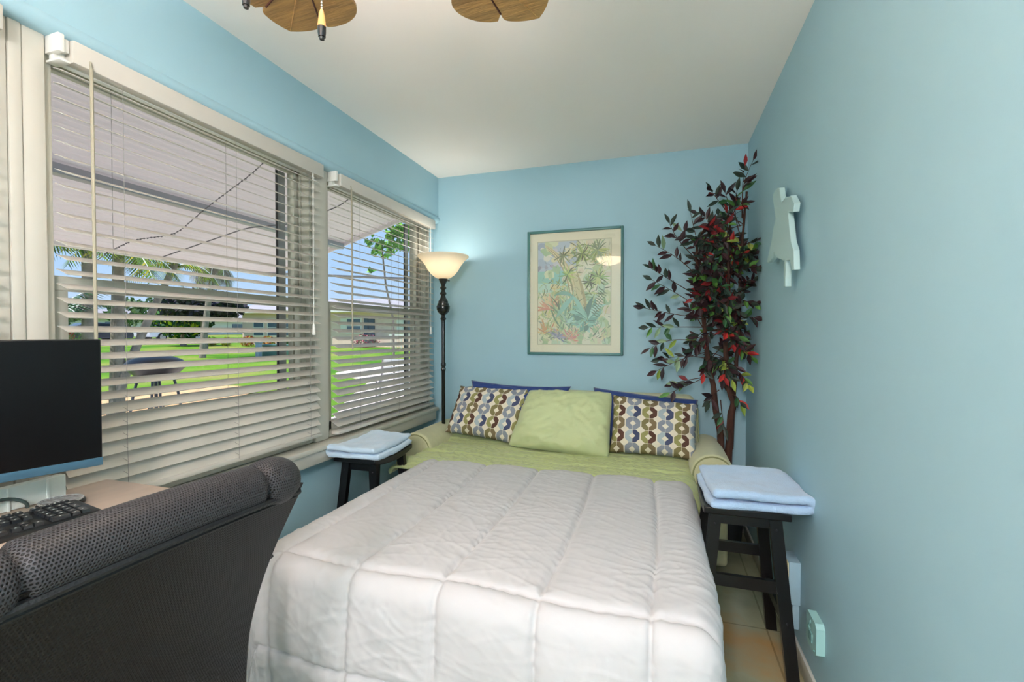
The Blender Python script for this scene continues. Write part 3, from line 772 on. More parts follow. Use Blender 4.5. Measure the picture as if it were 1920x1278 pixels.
# ------------------------------------------------------------------ artificial tree
M['bark'] = mat('artificial_bark', '#4a2d22', .8, var=.45, vscale=40, bump=.8, bscale=60, bdist=.006, stretch=(1, 1, .3))
M['leaf'] = attr_mat('fabric_leaves', .5, .4); M['pot'] = mat('dark_pot', '#22262b', .5)
rp = random.Random(5)
tree = root('artificial_tree', (.41, 3.12, FL), 'tall artificial tree with green and burgundy leaves in the corner', 'potted tree')
b = MB(); b.lathe([(0, FL+.001), (.075, FL+.001), (.105, FL+.24), (.112, FL+.25), (.112, FL+.265), (.10, FL+.265), (.095, FL+.24), (0, FL+.235)], (.405, 3.145, 0), 32); b.build('pot', M['pot'], tree)
TR = [[(.40, 3.13, .2), (.404, 3.10, .604), (.412, 3.08, .768), (.423, 3.06, .852), (.387, 3.05, .944), (.377, 3.05, 1.108), (.376, 3.05, 1.278), (.383, 3.05, 1.451), (.392, 3.05, 1.62), (.38, 3.04, 1.8), (.40, 3.05, 1.95)],
      [(.39, 3.13, .2), (.354, 3.10, .652), (.32, 3.07, .831), (.307, 3.05, .951), (.279, 3.05, 1.09), (.257, 3.05, 1.278), (.235, 3.05, 1.5), (.205, 3.05, 1.734), (.22, 3.05, 1.85)],
      [(.42, 3.13, .55), (.423, 3.09, .86), (.438, 3.09, 1.058), (.454, 3.10, 1.278), (.455, 3.10, 1.449), (.46, 3.08, 1.7), (.47, 3.06, 1.909), (.482, 3.05, 2.1)]]
for q, t in enumerate(TR):
    b = MB(); pts = []
    for i in range(len(t)-1):
        for k in range(4):
            p = Vector(t[i]).lerp(Vector(t[i+1]), k/4); pts.append(p+Vector((rp.uniform(-1, 1), rp.uniform(-1, 1), 0))*.0022)
    pts.append(Vector(t[-1]))
    n = len(pts); r0 = (.021, .020, .013)[q]
    b.tube(pts, [r0*(1-.78*i/n)+.002+rp.uniform(-.0012, .0012) for i in range(n)], 9)
    for _ in range(7): p = pts[rp.randrange(4, n//2+6)]; b.sphere(p, .011, (1, 1, 1.3), 1)
    b.build('trunk', M['bark'], tree)
LC = {'g': ['#3d6b2c', '#4f7d34', '#2f5a34'], 'y': ['#8a9a3a', '#768c34', '#98a452'], 'p': ['#6f8b68', '#7f9674'], 'm': ['#2c121a', '#36151c', '#221218', '#2a1017'], 'r': ['#8a1a1c', '#6e161c', '#a52420'], 'd': ['#1f3328', '#223026']}
twig = MB(); lf = MB()
def leaf(p, d, L, w, col, up):
    d = d.normalized(); s = d.cross(up)
    if s.length < .05: s = d.orthogonal()
    s.normalize(); nn = s.cross(d).normalized()
    c = lin(col); c2 = tuple(min(1, x*1.25+.01) for x in c[:3])+(1,)
    fr = [(0, .06), (.2, .62), (.42, 1), (.65, .82), (.86, .35), (1, 0)]
    for sd, cc in ((1, c), (-1, c2)):
        for (a, wa), (e, we) in zip(fr, fr[1:]):
            q = [p+d*L*a-nn*.12*L*a*a, p+d*L*e-nn*.12*L*e*e, p+d*L*e+s*sd*w*we+nn*(.25*w*we-.12*L*e*e), p+d*L*a+s*sd*w*wa+nn*(.25*w*wa-.12*L*a*a)]
            if we == 0: q = [q[0], q[1], q[3]]
            if sd < 0: q = q[::-1]
            for v in q: v.x = min(v.x, XR-.004); v.y = min(v.y, YB-.004)
            lf.poly(q, cc)
def pick(x, z):
    r = rp.random()
    if x < .12: ks = 'mmmmdddpgmm' if z > 1.3 else 'mmmddgpmpmy'
    elif z > 1.85: ks = 'mmmmddrdg' if x > .25 else 'mmddmg'
    elif x > .36: ks = 'mmrdggdymdm'
    else: ks = 'mmmddgrmddgmm'
    return rp.choice(LC[rp.choice(ks)])
def branch(p0, p1, nleaf, sag_=.03, L=.078):
    p0, p1 = Vector(p0), Vector(p1); n = 9; pts = []
    ax_ = (p1-p0)
    off = Vector((rp.uniform(-1, 1), rp.uniform(-1, 1), rp.uniform(-.3, 1)))*ax_.length*.10
    for i in range(n+1):
        t_ = i/n; q = p0.lerp(p1, t_)+off*math.sin(PI*t_)-Vector((0, 0, sag_*t_*t_))
        q.x = min(q.x, XR-.012); q.y = min(q.y, YB-.012); pts.append(q)
    twig.tube(pts, [.0028*(1-.7*i/n)+.0004 for i in range(n+1)], 5)
    for k in range(nleaf):
        t_ = 1-(k/nleaf)**1.1*.62 if k else 1
        f = min(n-1, int(t_*n)); q = pts[f].lerp(pts[f+1], t_*n-f) if t_ < 1 else pts[-1]
        d = (pts[f+1]-pts[f]).normalized()
        if k: 
            sd = rp.choice((-1, 1)); d = (d*.7+d.cross(Vector((rp.uniform(-.3, .3), -1, rp.uniform(-.3, .3))))*sd*rp.uniform(.6, 1.1)+Vector((0, rp.uniform(-.6, .1), rp.uniform(-.6, .3)))).normalized()
        leaf(q, d, L*rp.uniform(.75, 1.15), L*rp.uniform(.15, .21), pick(q.x, q.z), Vector((rp.uniform(-.5, .5), -1, rp.uniform(-.2, .9))))
# named outer sprays following the outline, then the dense middle
SP = [((.25, 3.05, 1.55), (.12, 2.98, 1.91), 7), ((.3, 3.05, 1.62), (.17, 3.0, 2.02), 6), ((.22, 3.05, 1.6), (-.03, 2.98, 1.83), 7), ((.22, 3.05, 1.7), (.05, 2.95, 1.95), 7), ((.2, 3.05, 1.5), (-.06, 2.95, 1.69), 8),
      ((.25, 3.05, 1.4), (-.05, 2.98, 1.62), 7), ((.25, 3.05, 1.35), (-.1, 3.0, 1.45), 9), ((.26, 3.05, 1.3), (-.07, 3.0, 1.33), 8), ((.27, 3.05, 1.2), (-.06, 3.0, 1.2), 8), ((.28, 3.05, 1.15), (-.02, 3.02, 1.06), 9), ((.3, 3.05, 1.1), (0, 3.02, 1.13), 7),
      ((.3, 3.05, 1.02), (.06, 3.0, .93), 6), ((.3, 3.05, 1.0), (.08, 3.05, .98), 4),
      ((.46, 3.06, 1.95), (.46, 2.98, 2.26), 7), ((.47, 3.06, 1.9), (.505, 2.99, 2.29), 6), ((.45, 3.06, 1.9), (.36, 3.0, 2.12), 5), ((.45, 3.06, 1.85), (.42, 2.98, 2.12), 7), ((.4, 3.05, 1.7), (.25, 2.98, 1.98), 7),
      ((.45, 3.05, 1.75), (.50, 2.9, 1.80), 6), ((.44, 3.05, 1.6), (.505, 2.88, 1.66), 7), ((.44, 3.05, 1.45), (.50, 2.88, 1.45), 7), ((.43, 3.05, 1.3), (.495, 2.86, 1.38), 6), ((.42, 3.05, 1.2), (.49, 2.9, 1.16), 8), ((.42, 3.05, 1.05), (.48, 2.92, 1.0), 7),
      ((.34, 3.05, .92), (.28, 2.98, .88), 5), ((.40, 3.05, .90), (.45, 2.98, .88), 5), ((.35, 3.05, .86), (.36, 2.96, .75), 5)]
for p0, p1, n in SP: branch(p0, p1, n)
for _ in range(135):
    z0 = rp.uniform(1.12, 1.9); ti = rp.choice((0, 0, 1, 2)); t = TR[ti]
    p0 = min((Vector(q) for q in t), key=lambda q: abs(q.z-z0)) if rp.random() < 2 else None
    z0 = p0.z
    ex = rp.uniform(-1, 1)
    w = .18 if 1.25 < z0 < 1.85 else .10
    cx_ = .345+.03*(z0-1.3)
    p1 = Vector((min(.505, cx_+ex*w), rp.uniform(2.86, 3.2), z0+rp.uniform(-.08, .24)))
    branch(p0, p1, rp.randint(5, 9), .05, .07)
twig.build('twigs', M['bark'], tree); lf.build('foliage', M['leaf'], tree, smooth=False, norm=False)

# ------------------------------------------------------------------ wooden wall ornament (traced outline, real thickness)
M['orn'] = mat('pale_aqua_painted_wood', '#b4d0d0', .6, bump=.1, bscale=30, bdist=.002)
ORN = [(2.303, 1.901), (2.267, 1.89), (2.25, 1.85), (2.225, 1.819), (2.165, 1.823), (2.13, 1.812), (2.085, 1.806), (2.03, 1.762), (2.045, 1.731), (2.125, 1.752), (2.105, 1.697), (2.075, 1.624), (2.035, 1.584), (2.025, 1.507), (2.060, 1.509), (2.085, 1.553), (2.150, 1.561), (2.150, 1.454), (2.182, 1.456), (2.180, 1.562), (2.236, 1.578), (2.318, 1.597), (2.354, 1.63), (2.386, 1.608), (2.468, 1.597), (2.506, 1.604), (2.456, 1.651), (2.404, 1.693), (2.378, 1.738), (2.335, 1.773), (2.356, 1.819), (2.391, 1.873), (2.385, 1.898), (2.34, 1.903)]
b = MB(); MYZ = Matrix(((0, 0, 1, 0), (1, 0, 0, 0), (0, 1, 0, 0), (0, 0, 0, 1)))
b.prism(ORN, .486, .508, M=MYZ)
orn = b.build('wall_ornament', M['orn'], ang=30)
bv = orn.modifiers.new('edge', 'BEVEL'); bv.width = .0025; bv.segments = 2; bv.limit_method = 'ANGLE'
tag(base_at(orn), 'pale aqua wooden cut-out ornament hanging on the right wall', 'wall ornament')
b = MB()
b.bm.free()
for y, z in ((2.30, 1.84), (2.19, 1.60)): b = MB(); b.box((.506, y-.012, z-.012), (XR, y+.012, z+.012)); b.build('mounting_block', M['orn'], orn, smooth=False)

# ------------------------------------------------------------------ wall boxes low on the right wall
M['wbox'] = mat('painted_over_plastic', '#a3c2d0', .45); M['cream'] = mat('cream_plate', '#e2d6a8', .5)
t = root('outlet_box', (XR, 2.11, .19), 'surface mounted outlet box with cream plate behind the right stool', 'outlet box')
b = MB(); b.box((.487, 2.055, .195), (XR, 2.165, .365), .004); b.build('box_body', M['wbox'], t)
b = MB(); b.box((.4835, 2.058, .20), (.4872, 2.162, .36), .001); b.build('cover_plate', M['cream'], t)
b = MB(); b.box((.506, 2.075, .09), (XR, 2.105, .197), .003); b.build('conduit', M['wbox'], t)
t = root('wall_jack', (XR, 1.83, .17), 'small pale aqua jack box low on the right wall near the baseboard', 'wall jack')
b = MB(); b.prism([(1.775, .185), (1.79, .172), (1.872, .172), (1.885, .185), (1.885, .272), (1.872, .285), (1.79, .285), (1.775, .272)], .503, XR, M=MYZ); b.build('box_body', mat('jack_paint', '#9ecac9', .45), t, smooth=False)
b = MB(); b.box((.499, 1.812, .20), (.5035, 1.85, .232), .001); b.tube([(.50, 1.83, .24), (.496, 1.835, .25), (.499, 1.828, .262), (.502, 1.834, .27)], .0025, 6); b.sphere((.502, 1.79, .19), .004, sub=1); b.build('socket', mat('jack_socket', '#6f9c9a', .5), t)

# ------------------------------------------------------------------ desk and what stands on it
M['desk'] = mat('pale_wood_laminate', '#cbb6a6', .28, spec=.5, var=.08, vscale=5, stretch=(6, 1, 1)); M['desk2'] = mat('desk_metal', '#c9c9c4', .4)
DZ = .812
t = root('desk', (-1.34, .30, FL), 'pale laminate computer desk under the window', 'desk')
b = MB(); b.box((-1.636, -.55, DZ-.028), (-1.02, .985, DZ), .004); b.build('desktop', M['desk'], t)
for y in (-.5, .93):
    for x in (-1.56, -1.06): b = MB(); b.box((x-.018, y-.018, FL), (x+.018, y+.018, DZ-.028), .003); b.build('leg', M['desk2'], t)
b = MB(); b.box((-1.585, -.48, .45), (-1.57, .91, DZ-.028), .002); b.build('modesty_panel', M['desk'], t)

def rbox(b, lo, hi, bev, Mx): b.box(lo, hi, bev, M=Mx)
# monitor: local x = screen normal, y = along the screen
ma = math.atan2(-.294, .956)
mon = root('computer_monitor', (-1.492, .548, DZ), 'black flat computer monitor with blue grey chin on the desk', 'monitor', rz=ma)
M['screen'] = mat('monitor_screen', '#060607', .35, spec=.22); M['chin'] = mat('monitor_chin', '#41667c', .4, metal=.3); M['msilver'] = mat('monitor_white', '#dfe6e0', .4)
b = MB(); b.box((-.022, -.30, .105), (-.0, .30, .437), .003); b.build('housing', M['black'], mon, local=True)
b = MB(); b.box((-.001, -.296, .127), (.0012, .2965, .4335)); b.build('screen', M['screen'], mon, local=True, smooth=False)
b = MB(); b.box((-.001, -.30, .105), (.0025, .30, .126), .001); b.build('chin', M['chin'], mon, local=True)
b = MB(); b.box((-.045, -.03, .01), (-.02, .03, .30), .006); b.box((-.028, -.06, .22), (-.02, .06, .32), .003); b.build('stand_neck', M['msilver'], mon, local=True)
b = MB(); b.box((-.06, -.09, 0), (.035, .09, .01), .004); b.build('stand_base', M['msilver'], mon, local=True)

t = root('monitor_riser', (-1.50, .62, DZ), 'low white slotted box on the desk behind the monitor', 'box')
b = MB(); b.box((-1.595, .40, DZ+.0005), (-1.57, .845, DZ+.062), .004)
for y in (.56, .64, .72, .80): b.box((-1.571, y, DZ+.0005), (-1.566, y+.006, DZ+.060), .001)
b.build('casing', M['msilver'], t)
b = MB(); pts = [(-1.552+.004*math.sin(i), .69+.062*math.cos(PI*i/14), DZ+.004+.036*math.sin(PI*i/14)) for i in range(15)]
b.tube(pts, .0042, 8); 
cb = b.build('coiled_cable', mat('grey_cable', '#3c4c4a', .45)); tag(base_at(cb), 'dark cable looped on the desk behind the monitor', 'cable')
# round grille
M['grille'] = mat('brushed_grille', '#b9b9b9', .3, metal=.5)
gc = Vector((-1.486, .788, DZ))
t = root('round_vent_speaker', gc, 'round dark disc with pale slotted grille behind the keyboard', 'speaker')
b = MB(); b.lathe([(0, .0005), (.044, .0005), (.048, .006), (.048, .012), (.044, .016), (0, .014)], gc, 40); b.build('body', M['black'], t)
b = MB()
for i in range(-5, 6):
    h_ = math.sqrt(max(0, .042**2-(i*.0078)**2)); b.box((gc.x-h_, gc.y+i*.0078-.0013, DZ+.0145), (gc.x+h_, gc.y+i*.0078+.0013, DZ+.0185), .0006)
b.tube([(gc.x+.043*math.cos(2*PI*i/40), gc.y+.043*math.sin(2*PI*i/40), DZ+.0175) for i in range(41)], .002, 6)
b.build('grille', M['grille'], t)
# keyboard
kb = root('keyboard', (-1.405, .57, DZ), 'black full size keyboard with dark keys on the desk', 'keyboard', rz=math.atan2(.98, .12))
M['key'] = mat('keycap', '#24282b', .3, spec=.6, coat=.2); M['kbody'] = mat('keyboard_body', '#16191b', .3); M['legend'] = mat('key_legend', '#c7cbc9', .5)
# local x runs along the board from the number pad (at +x after flip) ; y towards the window
KM = Matrix.Rotation(math.radians(3), 4, 'X')
b = MB(); b.box((-.225, -.052, .001), (.225, .079, .016), .005, M=KM); b.build('body', M['kbody'], kb, local=True)
kx, lg = MB(), MB()
def key(x, y, w, h=.0158, z=.015):
    x0, x1, y0, y1 = x-w/2+.0012, x+w/2-.0012, y-h/2, y+h/2
    vs = kx.box((x0, y0, z), (x1, y1, z+.008))
    for v in vs:
        if v.co.z > z+.004: v.co.x += (x-v.co.x)*.16*min(1, .018/w); v.co.y += (y-v.co.y)*.16
        v.co = KM @ v.co
    lg.box((x-.0022, y-.0018, z+.0079), (x+.0012, y+.0012, z+.0083), M=KM)
sgn = 1
def K(x): return sgn*x
U_ = .0186
for r_, (y, n0, ws) in enumerate(((.064, 0, [1]+[0]+[1]*4+[.4]+[1]*4+[.4]+[1]*4), (.040, 0, [1]*13+[2]), (.021, 0, [1.5]+[1]*12+[1.5]), (.002, 0, [1.75]+[1]*11+[2.25]), (-.017, 0, [2.25]+[1]*10+[2.75]), (-.036, 0, [1.25]*3+[6.25]+[1.25]*4))):
    x = -.218
    for w in ws:
        if w >= 1: key(K(x+w*U_/2), y, w*U_)
        x += (w if w else .8)*U_*(1 if w else 1)
for y in (.064, .040, .021):
    for i in range(3): key(K(.073+i*U_), y, U_)
for i in range(3): key(K(.073+i*U_), -.036, U_)
key(K(.073+U_), -.017, U_)
for j, y in enumerate((.040, .021, .002, -.017, -.036)):
    for i in range(4):
        if (i == 3 and j in (2, 4)): continue
        if j == 4 and i == 1: continue
        if i == 3 and j in (1, 3): key(K(.140+i*U_), y-.0095, U_, .035)
        elif j == 4 and i == 0: key(K(.140+.5*U_), y, 2*U_)
        else: key(K(.140+i*U_), y, U_)
for i in range(4): key(K(.140+i*U_), .064, U_, .012)
kk = kx.build('keys', M['key'], kb, local=True, smooth=False); lg.build('key_lettering', M['legend'], kk, local=True, smooth=False)

# ------------------------------------------------------------------ office chair
def mesh_fabric(name, base, hole, sc, bumpd, holes=.30):
    m = mat(name, base, .5, spec=.3); n = NT(m); nt = n.nt
    uv = nt.nodes.new('ShaderNodeUVMap'); sx = nt.nodes.new('ShaderNodeSeparateXYZ'); nt.links.new(uv.outputs[0], sx.inputs[0])
    X = n.m('MULTIPLY', sx.outputs[0], sc); Y = n.m('MULTIPLY', sx.outputs[1], sc*1.0)
    row = n.m('FLOOR', Y); off = n.m('MULTIPLY', n.m('MODULO', row, 2), .5)
    fx = n.m('SUBTRACT', n.m('FRACT', n.m('ADD', X, off)), .5); fy = n.m('SUBTRACT', n.m('FRACT', Y), .5)
    d = n.m('SQRT', n.m('ADD', n.m('MULTIPLY', fx, fx), n.m('MULTIPLY', n.m('MULTIPLY', fy, fy), .8)))
    mr = nt.nodes.new('ShaderNodeMapRange'); nt.links.new(d, mr.inputs[0]); mr.inputs[1].default_value = holes-.09; mr.inputs[2].default_value = holes+.06
    nt.links.new(n.mix(mr.outputs[0], lin(hole), lin(base)), n.b.inputs['Base Color'])
    bp = nt.nodes.new('ShaderNodeBump'); bp.inputs['Strength'].default_value = .7; bp.inputs['Distance'].default_value = bumpd
    nt.links.new(mr.outputs[0], bp.inputs['Height']); nt.links.new(bp.outputs[0], n.b.inputs['Normal'])
    return m
M['mesh1'] = mesh_fabric('air_mesh_fabric', '#39383b', '#030304', 220, .002)
M['mesh2'] = mesh_fabric('back_mesh_fabric', '#151417', '#030304', 200, .0015, .27)
M['chpipe'] = mat('chair_piping', '#131316', .6, bump=.8, bscale=200, bdist=.002)
CA = math.radians(-1)
chair = root('office_chair', (-.945, .4925, FL), 'black mesh office chair seen from behind at the desk', 'chair', rz=CA)
# local: +x points away from the desk (towards the bed), y along the desk; z from the floor
def back_pt(s, z):
    """mid surface of the backrest: s in [-1,1], z local height"""
    hw = .254-.065*min(.3, max(0, .995-z))
    x = .27-.10*max(0, 1.0-z)/.45-.05*math.sin(PI*min(1, max(0, (1.0-z)/.55)))+.02*(z-.9)
    x -= .012*s*s
    return Vector((x, s*hw, z+.012*(1-s*s)*max(0, (z-.8)/.2)))
ZB, ZT = .50, 1.012
b = MB()
def panel(u, v):
    s = 2*u-1; z = ZB+(ZT-.012-ZB)*v
    return back_pt(s, z)+Vector((.012, 0, 0))
def panel2(u, v):
    s = 2*u-1; z = ZB+(ZT-.012-ZB)*v
    return back_pt(s, z)+Vector((-.028+.02*abs(s)**6, 0, 0))
g1 = b.grid(panel, 40, 40, uvfn=lambda u, v: (u*.52, v*.5))
g2 = b.grid(panel2, 40, 40, uvfn=lambda u, v: (u*.52, v*.5))
for i in range(40):
    b.bm.faces.new((g1[i][0], g1[i+1][0], g2[i+1][0], g2[i][0])); b.bm.faces.new((g1[i][40], g2[i][40], g2[i+1][40], g1[i+1][40]))
for j in range(40):
    b.bm.faces.new((g1[0][j], g2[0][j], g2[0][j+1], g1[0][j+1])); b.bm.faces.new((g1[40][j], g1[40][j+1], g2[40][j+1], g2[40][j]))
bk = b.build('backrest', M['mesh2'], chair, local=True, ang=60)
# padded top roll, fatter at the outer bolster
b = MB()
def roll(u, v):
    s = 2*u-1; a = 2*PI*v
    e = max(0, 1-abs(s)**14)**.5; r_ = .040*(.35+.65*e)
    q_ = abs(s)-.64
    if q_ > 0: r_ += .007*math.sin(PI*min(1, q_/.34))
    if abs(q_) < .03: r_ -= .007*math.cos(q_/.03*PI/2)
    c = back_pt(s*1.03, 1.005)+Vector((-.024, 0, .004))
    return c+Vector((math.cos(a)*r_*1.0, 0, math.sin(a)*r_))
b.grid(roll, 90, 36, uvfn=lambda u, v: (u*.56, v*.26))
for s in (-1, 1):
    c = back_pt(s*.985, 1.005)+Vector((-.022, 0, .006)); 
rl = b.build('headroll', M['mesh1'], chair, local=True, ang=180)
b = MB(); b.tube([back_pt(-.97+1.94*i/40, .985)+Vector((.015, 0, 0)) for i in range(41)], .0065, 8); b.tube([back_pt(-.97+1.94*i/40, .974)+Vector((.0135, 0, 0)) for i in range(41)], .004, 6)
b.build('seam_piping', M['chpipe'], rl, local=True)
for s in (-1, 1):
    b = MB(); b.tube([back_pt(s, ZB+(.985-ZB)*i/24)+Vector((.004, s*.002, 0)) for i in range(25)], [.007]*25, 8)
    b.build('edge_piping', M['chpipe'], bk, local=True)
b = MB(); b.tube([back_pt(1, .83)+Vector((0, -.01, 0)), back_pt(1, .83)+Vector((.0, .022, .006))], 1, sq=(.010, .005)); b.build('adjustment_lever', M['black'], chair, local=True)
b = MB()
def seat(u, v):
    a = 2*PI*u; 
    return Vector((-.02+.25*math.copysign(abs(math.cos(a))**.6, math.cos(a))*(1-.0*v), .25*math.copysign(abs(math.sin(a))**.6, math.sin(a)), 0))
prof = [(0, .435), (.9, .435), (1, .455), (1, .485), (.92, .505), (.0, .515)]
rings = []
for q, z in prof:
    rings.append([b.bm.verts.new((seat(i/36, 0).x*q, seat(i/36, 0).y*q, z)) for i in range(36)] if q else [b.bm.verts.new((0, 0, z))])
for a, c in zip(rings, rings[1:]):
    for k in range(36):
        q = [a[k % len(a)], a[(k+1) % len(a)], c[(k+1) % len(c)], c[k % len(c)]]; q = [v for i, v in enumerate(q) if v not in q[:i]]; b.bm.faces.new(q)
b.build('seat', M['chpipe'], chair, local=True)
b = MB(); b.tube([(-.05, 0, .43), (.13, 0, .43), (.20, 0, .47), (.17, 0, .56), (.155, 0, .62)], 1, sq=(.07, .012)); b.build('back_bracket', M['black'], chair, local=True)
b = MB(); b.lathe([(.0, .07), (.028, .07), (.028, .25), (.018, .26), (.018, .43), (0, .43)], (0, 0, 0), 20); b.build('gas_lift', M['black'], chair, local=True)
for k in range(5):
    a = 2*PI*k/5+.3; b = MB(); b.tube([(.02*math.cos(a), .02*math.sin(a), .10), (.29*math.cos(a), .29*math.sin(a), .068)], [1, .7], sq=(.045, .03)); l5 = b.build('base_arm', M['black'], chair, local=True)
    b = MB(); cx_, cy_ = .29*math.cos(a), .29*math.sin(a); b.tube([(cx_-.02*math.sin(a), cy_+.02*math.cos(a), .0285), (cx_+.02*math.sin(a), cy_-.02*math.cos(a), .0285)], .027, 14); b.build('caster', M['black'], l5, local=True)

# ------------------------------------------------------------------ outside: awning
M['awn'] = mat('awning_metal', '#efe4e6', .45, spec=.4, var=.03, vscale=3)
M['awnt'] = mat('corrugated_fibreglass', '#eae2e2', .5, var=.03, vscale=3); _nt = M['awnt'].node_tree; _t = _nt.nodes.new('ShaderNodeBsdfTranslucent'); _t.inputs[0].default_value = lin('#efe8e4'); _x = _nt.nodes.new('ShaderNodeMixShader'); _x.inputs[0].default_value = .34
_nt.links.new(_nt.nodes['Principled BSDF'].outputs[0], _x.inputs[1]); _nt.links.new(_t.outputs[0], _x.inputs[2]); _nt.links.new(_x.outputs[0], _nt.nodes['Material Output'].inputs[0]); M['awngrey'] = mat('awning_beam_grey', '#a6a6b0', .4, metal=.3)
def aw_z(x): return 2.58-.30*(-x-1.87)
aw = root('window_awning', (-1.9, 0, 2.3), 'corrugated white metal awning sloping out over the windows', 'awning')
b = MB(); n = 264; rows = []
for i in range(n+1):
    x = -1.87-(4.07-1.87)*i/n; ph = (i % 6)/6
    z = aw_z(x)+.009*math.sin(2*PI*i/6.0)
    rows.append((x, z))
tv = [[b.bm.verts.new((x, y, z+dz)) for (x, z) in rows] for y, dz in ((-3.4, .004), (4.05, .004))]
bv_ = [[b.bm.verts.new((x, y, z-.001)) for (x, z) in rows] for y in (-3.4, 4.05)]
for i in range(n):
    b.bm.faces.new((tv[0][i], tv[1][i], tv[1][i+1], tv[0][i+1])); b.bm.faces.new((bv_[0][i], bv_[0][i+1], bv_[1][i+1], bv_[1][i]))
b.build('corrugated_roof', M['awnt'], aw, ang=60)
b = MB(); b.box((-4.10, -3.4, aw_z(-4.07)-.035), (-4.06, 4.07, aw_z(-4.07)+.02), .004); b.build('gutter', M['awn'], aw)
b = MB(); b.tube([(-1.87, 4.06, aw_z(-1.87)-.01), (-4.08, 4.06, aw_z(-4.08)-.01)], 1, sq=(.02, .06)); b.build('end_flange', M['awn'], aw)
b = MB(); b.box((-3.17, -3.4, aw_z(-3.13)-.075), (-3.10, 4.03, aw_z(-3.13)-.018), .004); b.build('cross_beam', M['awngrey'], aw)
for y in (-2.5, .2, 3.9):
    b = MB(); b.tube([(-4.06, y, aw_z(-4.06)-.02), (-1.87, y-.0, 1.75)], .012, 8)
    if y != .2: b.build('brace', M['awngrey'], aw)
    else: b.bm.free()
M['string'] = mat('light_string', '#6f6a70', .6)
def cable(name, pts, r, label, beads=0):
    b = MB(); P = []
    for a, c in zip(pts, pts[1:]):
        for k in range(6): P.append(Vector(a).lerp(Vector(c), k/6))
    P.append(Vector(pts[-1]))
    for _ in range(2): P = [P[0]]+[(P[i-1]+P[i]*2+P[i+1])/4 for i in range(1, len(P)-1)]+[P[-1]]
    b.tube(P, r, 6)
    if beads:
        for i, p in enumerate(P): b.sphere(p+Vector((0, 0, -r)), beads, sub=1); b.sphere((p+P[min(i+1, len(P)-1)])/2, beads, sub=1)
    return tag(base_at(b.build(name, M['string'])), label, 'cable')
cable('string_lights', [(-3.98, 2.40, 1.86), (-3.75, 2.45, 1.96), (-3.55, 2.62, 2.02), (-3.0, 2.45, 2.15), (-2.5, 2.36, 2.30), (-2.05, 2.20, 2.42)], .0025, 'dotted string of lights slung beneath the awning', .0065)
cable('awning_cord', [(-3.9, 2.75, 1.88), (-3.45, 2.85, 2.02), (-3.12, 2.88, 2.10), (-2.9, 3.1, 2.16), (-2.5, 3.2, 2.30), (-2.2, 3.1, 2.40)], .0045, 'plain dark cord slung diagonally under the awning')

# ------------------------------------------------------------------ outside: ground and garden
def zg(x, y):
    d = math.hypot(x, y); return -.15+.0176*max(0, d-4)
def grass_mat():
    m = mat('lawn', '#6f9d1e', .9, spec=.1); n = NT(m); nt = n.nt
    tc = nt.nodes.new('ShaderNodeTexCoord')
    n1 = nt.nodes.new('ShaderNodeTexNoise'); n1.inputs['Scale'].default_value = .35; n1.inputs['Detail'].default_value = 6
    n2 = nt.nodes.new('ShaderNodeTexNoise'); n2.inputs['Scale'].default_value = 14; n2.inputs['Detail'].default_value = 4
    for q in (n1, n2): nt.links.new(tc.outputs['Object'], q.inputs['Vector'])
    r = nt.nodes.new('ShaderNodeValToRGB'); e = r.color_ramp.elements; e[0].position = .38; e[0].color = lin('#4f8420'); e[1].position = .66; e[1].color = lin('#a89c5c')
    x = e.new(.5); x.color = lin('#7a9e30'); nt.links.new(n1.outputs[0], r.inputs[0])
    nt.links.new(n.mix(n.m('MULTIPLY', n2.outputs[0], .45), r.outputs[0], lin('#46701c')), n.b.inputs['Base Color'])
    bp = nt.nodes.new('ShaderNodeBump'); bp.inputs['Distance'].default_value = .03; nt.links.new(n2.outputs[0], bp.inputs['Height']); nt.links.new(bp.outputs[0], n.b.inputs['Normal'])
    return m
M['grass'] = grass_mat(); M['conc'] = mat('pale_concrete', '#e6d3c8', .8, var=.06, vscale=1.5); M['road'] = mat('asphalt', '#b5b3b5', .9, var=.1, vscale=2)
M['sand'] = mat('mulch_sand', '#d9ad7c', .9, var=.25, vscale=9)
def ground_strip(name, x0, x1, y0, y1, dz, m, label, cat, nx=40, ny=40, poly=None):
    b = MB()
    if poly:
        vs = [b.bm.verts.new((x, y, zg(x, y)+dz)) for x, y in poly]; f = b.bm.faces.new(vs)
        r = bmesh.ops.extrude_face_region(b.bm, geom=[f]); 
        for v in [g for g in r['geom'] if isinstance(g, bmesh.types.BMVert)]: v.co.z -= .06
    else: b.grid(lambda u, v: Vector((x0+(x1-x0)*u, y0+(y1-y0)*v, zg(x0+(x1-x0)*u, y0+(y1-y0)*v)+dz)), nx, ny)
    return b.build(name, m, smooth=not poly)
lawn = ground_strip('ground', -95, 40, -40, 95, 0, M['grass'], '', '', 120, 120)
bmx = bmesh.new(); bmx.from_mesh(lawn.data)     # leave the room footprint free
bmesh.ops.delete(bmx, geom=[f for f in bmx.faces if -1.0 < f.calc_center_median().x < 39 and f.calc_center_median().y < 3.3], context='FACES'); bmx.to_mesh(lawn.data); bmx.free()
struct(lawn)
pt = ground_strip('patio_slab', 0, 0, 0, 0, .03, M['conc'], '', '', poly=[(-9.25, 11.6), (-10.6, 17.2), (-5, 19), (-1.9, 15), (-1.9, -3.4), (-5.0, -3.4), (-5.0, 5.4), (-4.9, 6.1), (-5.8, 7.6), (-7.1, 10.2)])  # unseen strip under the awning is widened to keep bounced light neutral
pt['kind'] = 'structure'
b = MB(); b.grid(lambda u, v: (lambda x, y: Vector((x, y, zg(x, y)+.02)))(-33.5-7*u-8*v*0, -30+110*v), 4, 60); rd = b.build('road', M['road']); struct(rd)
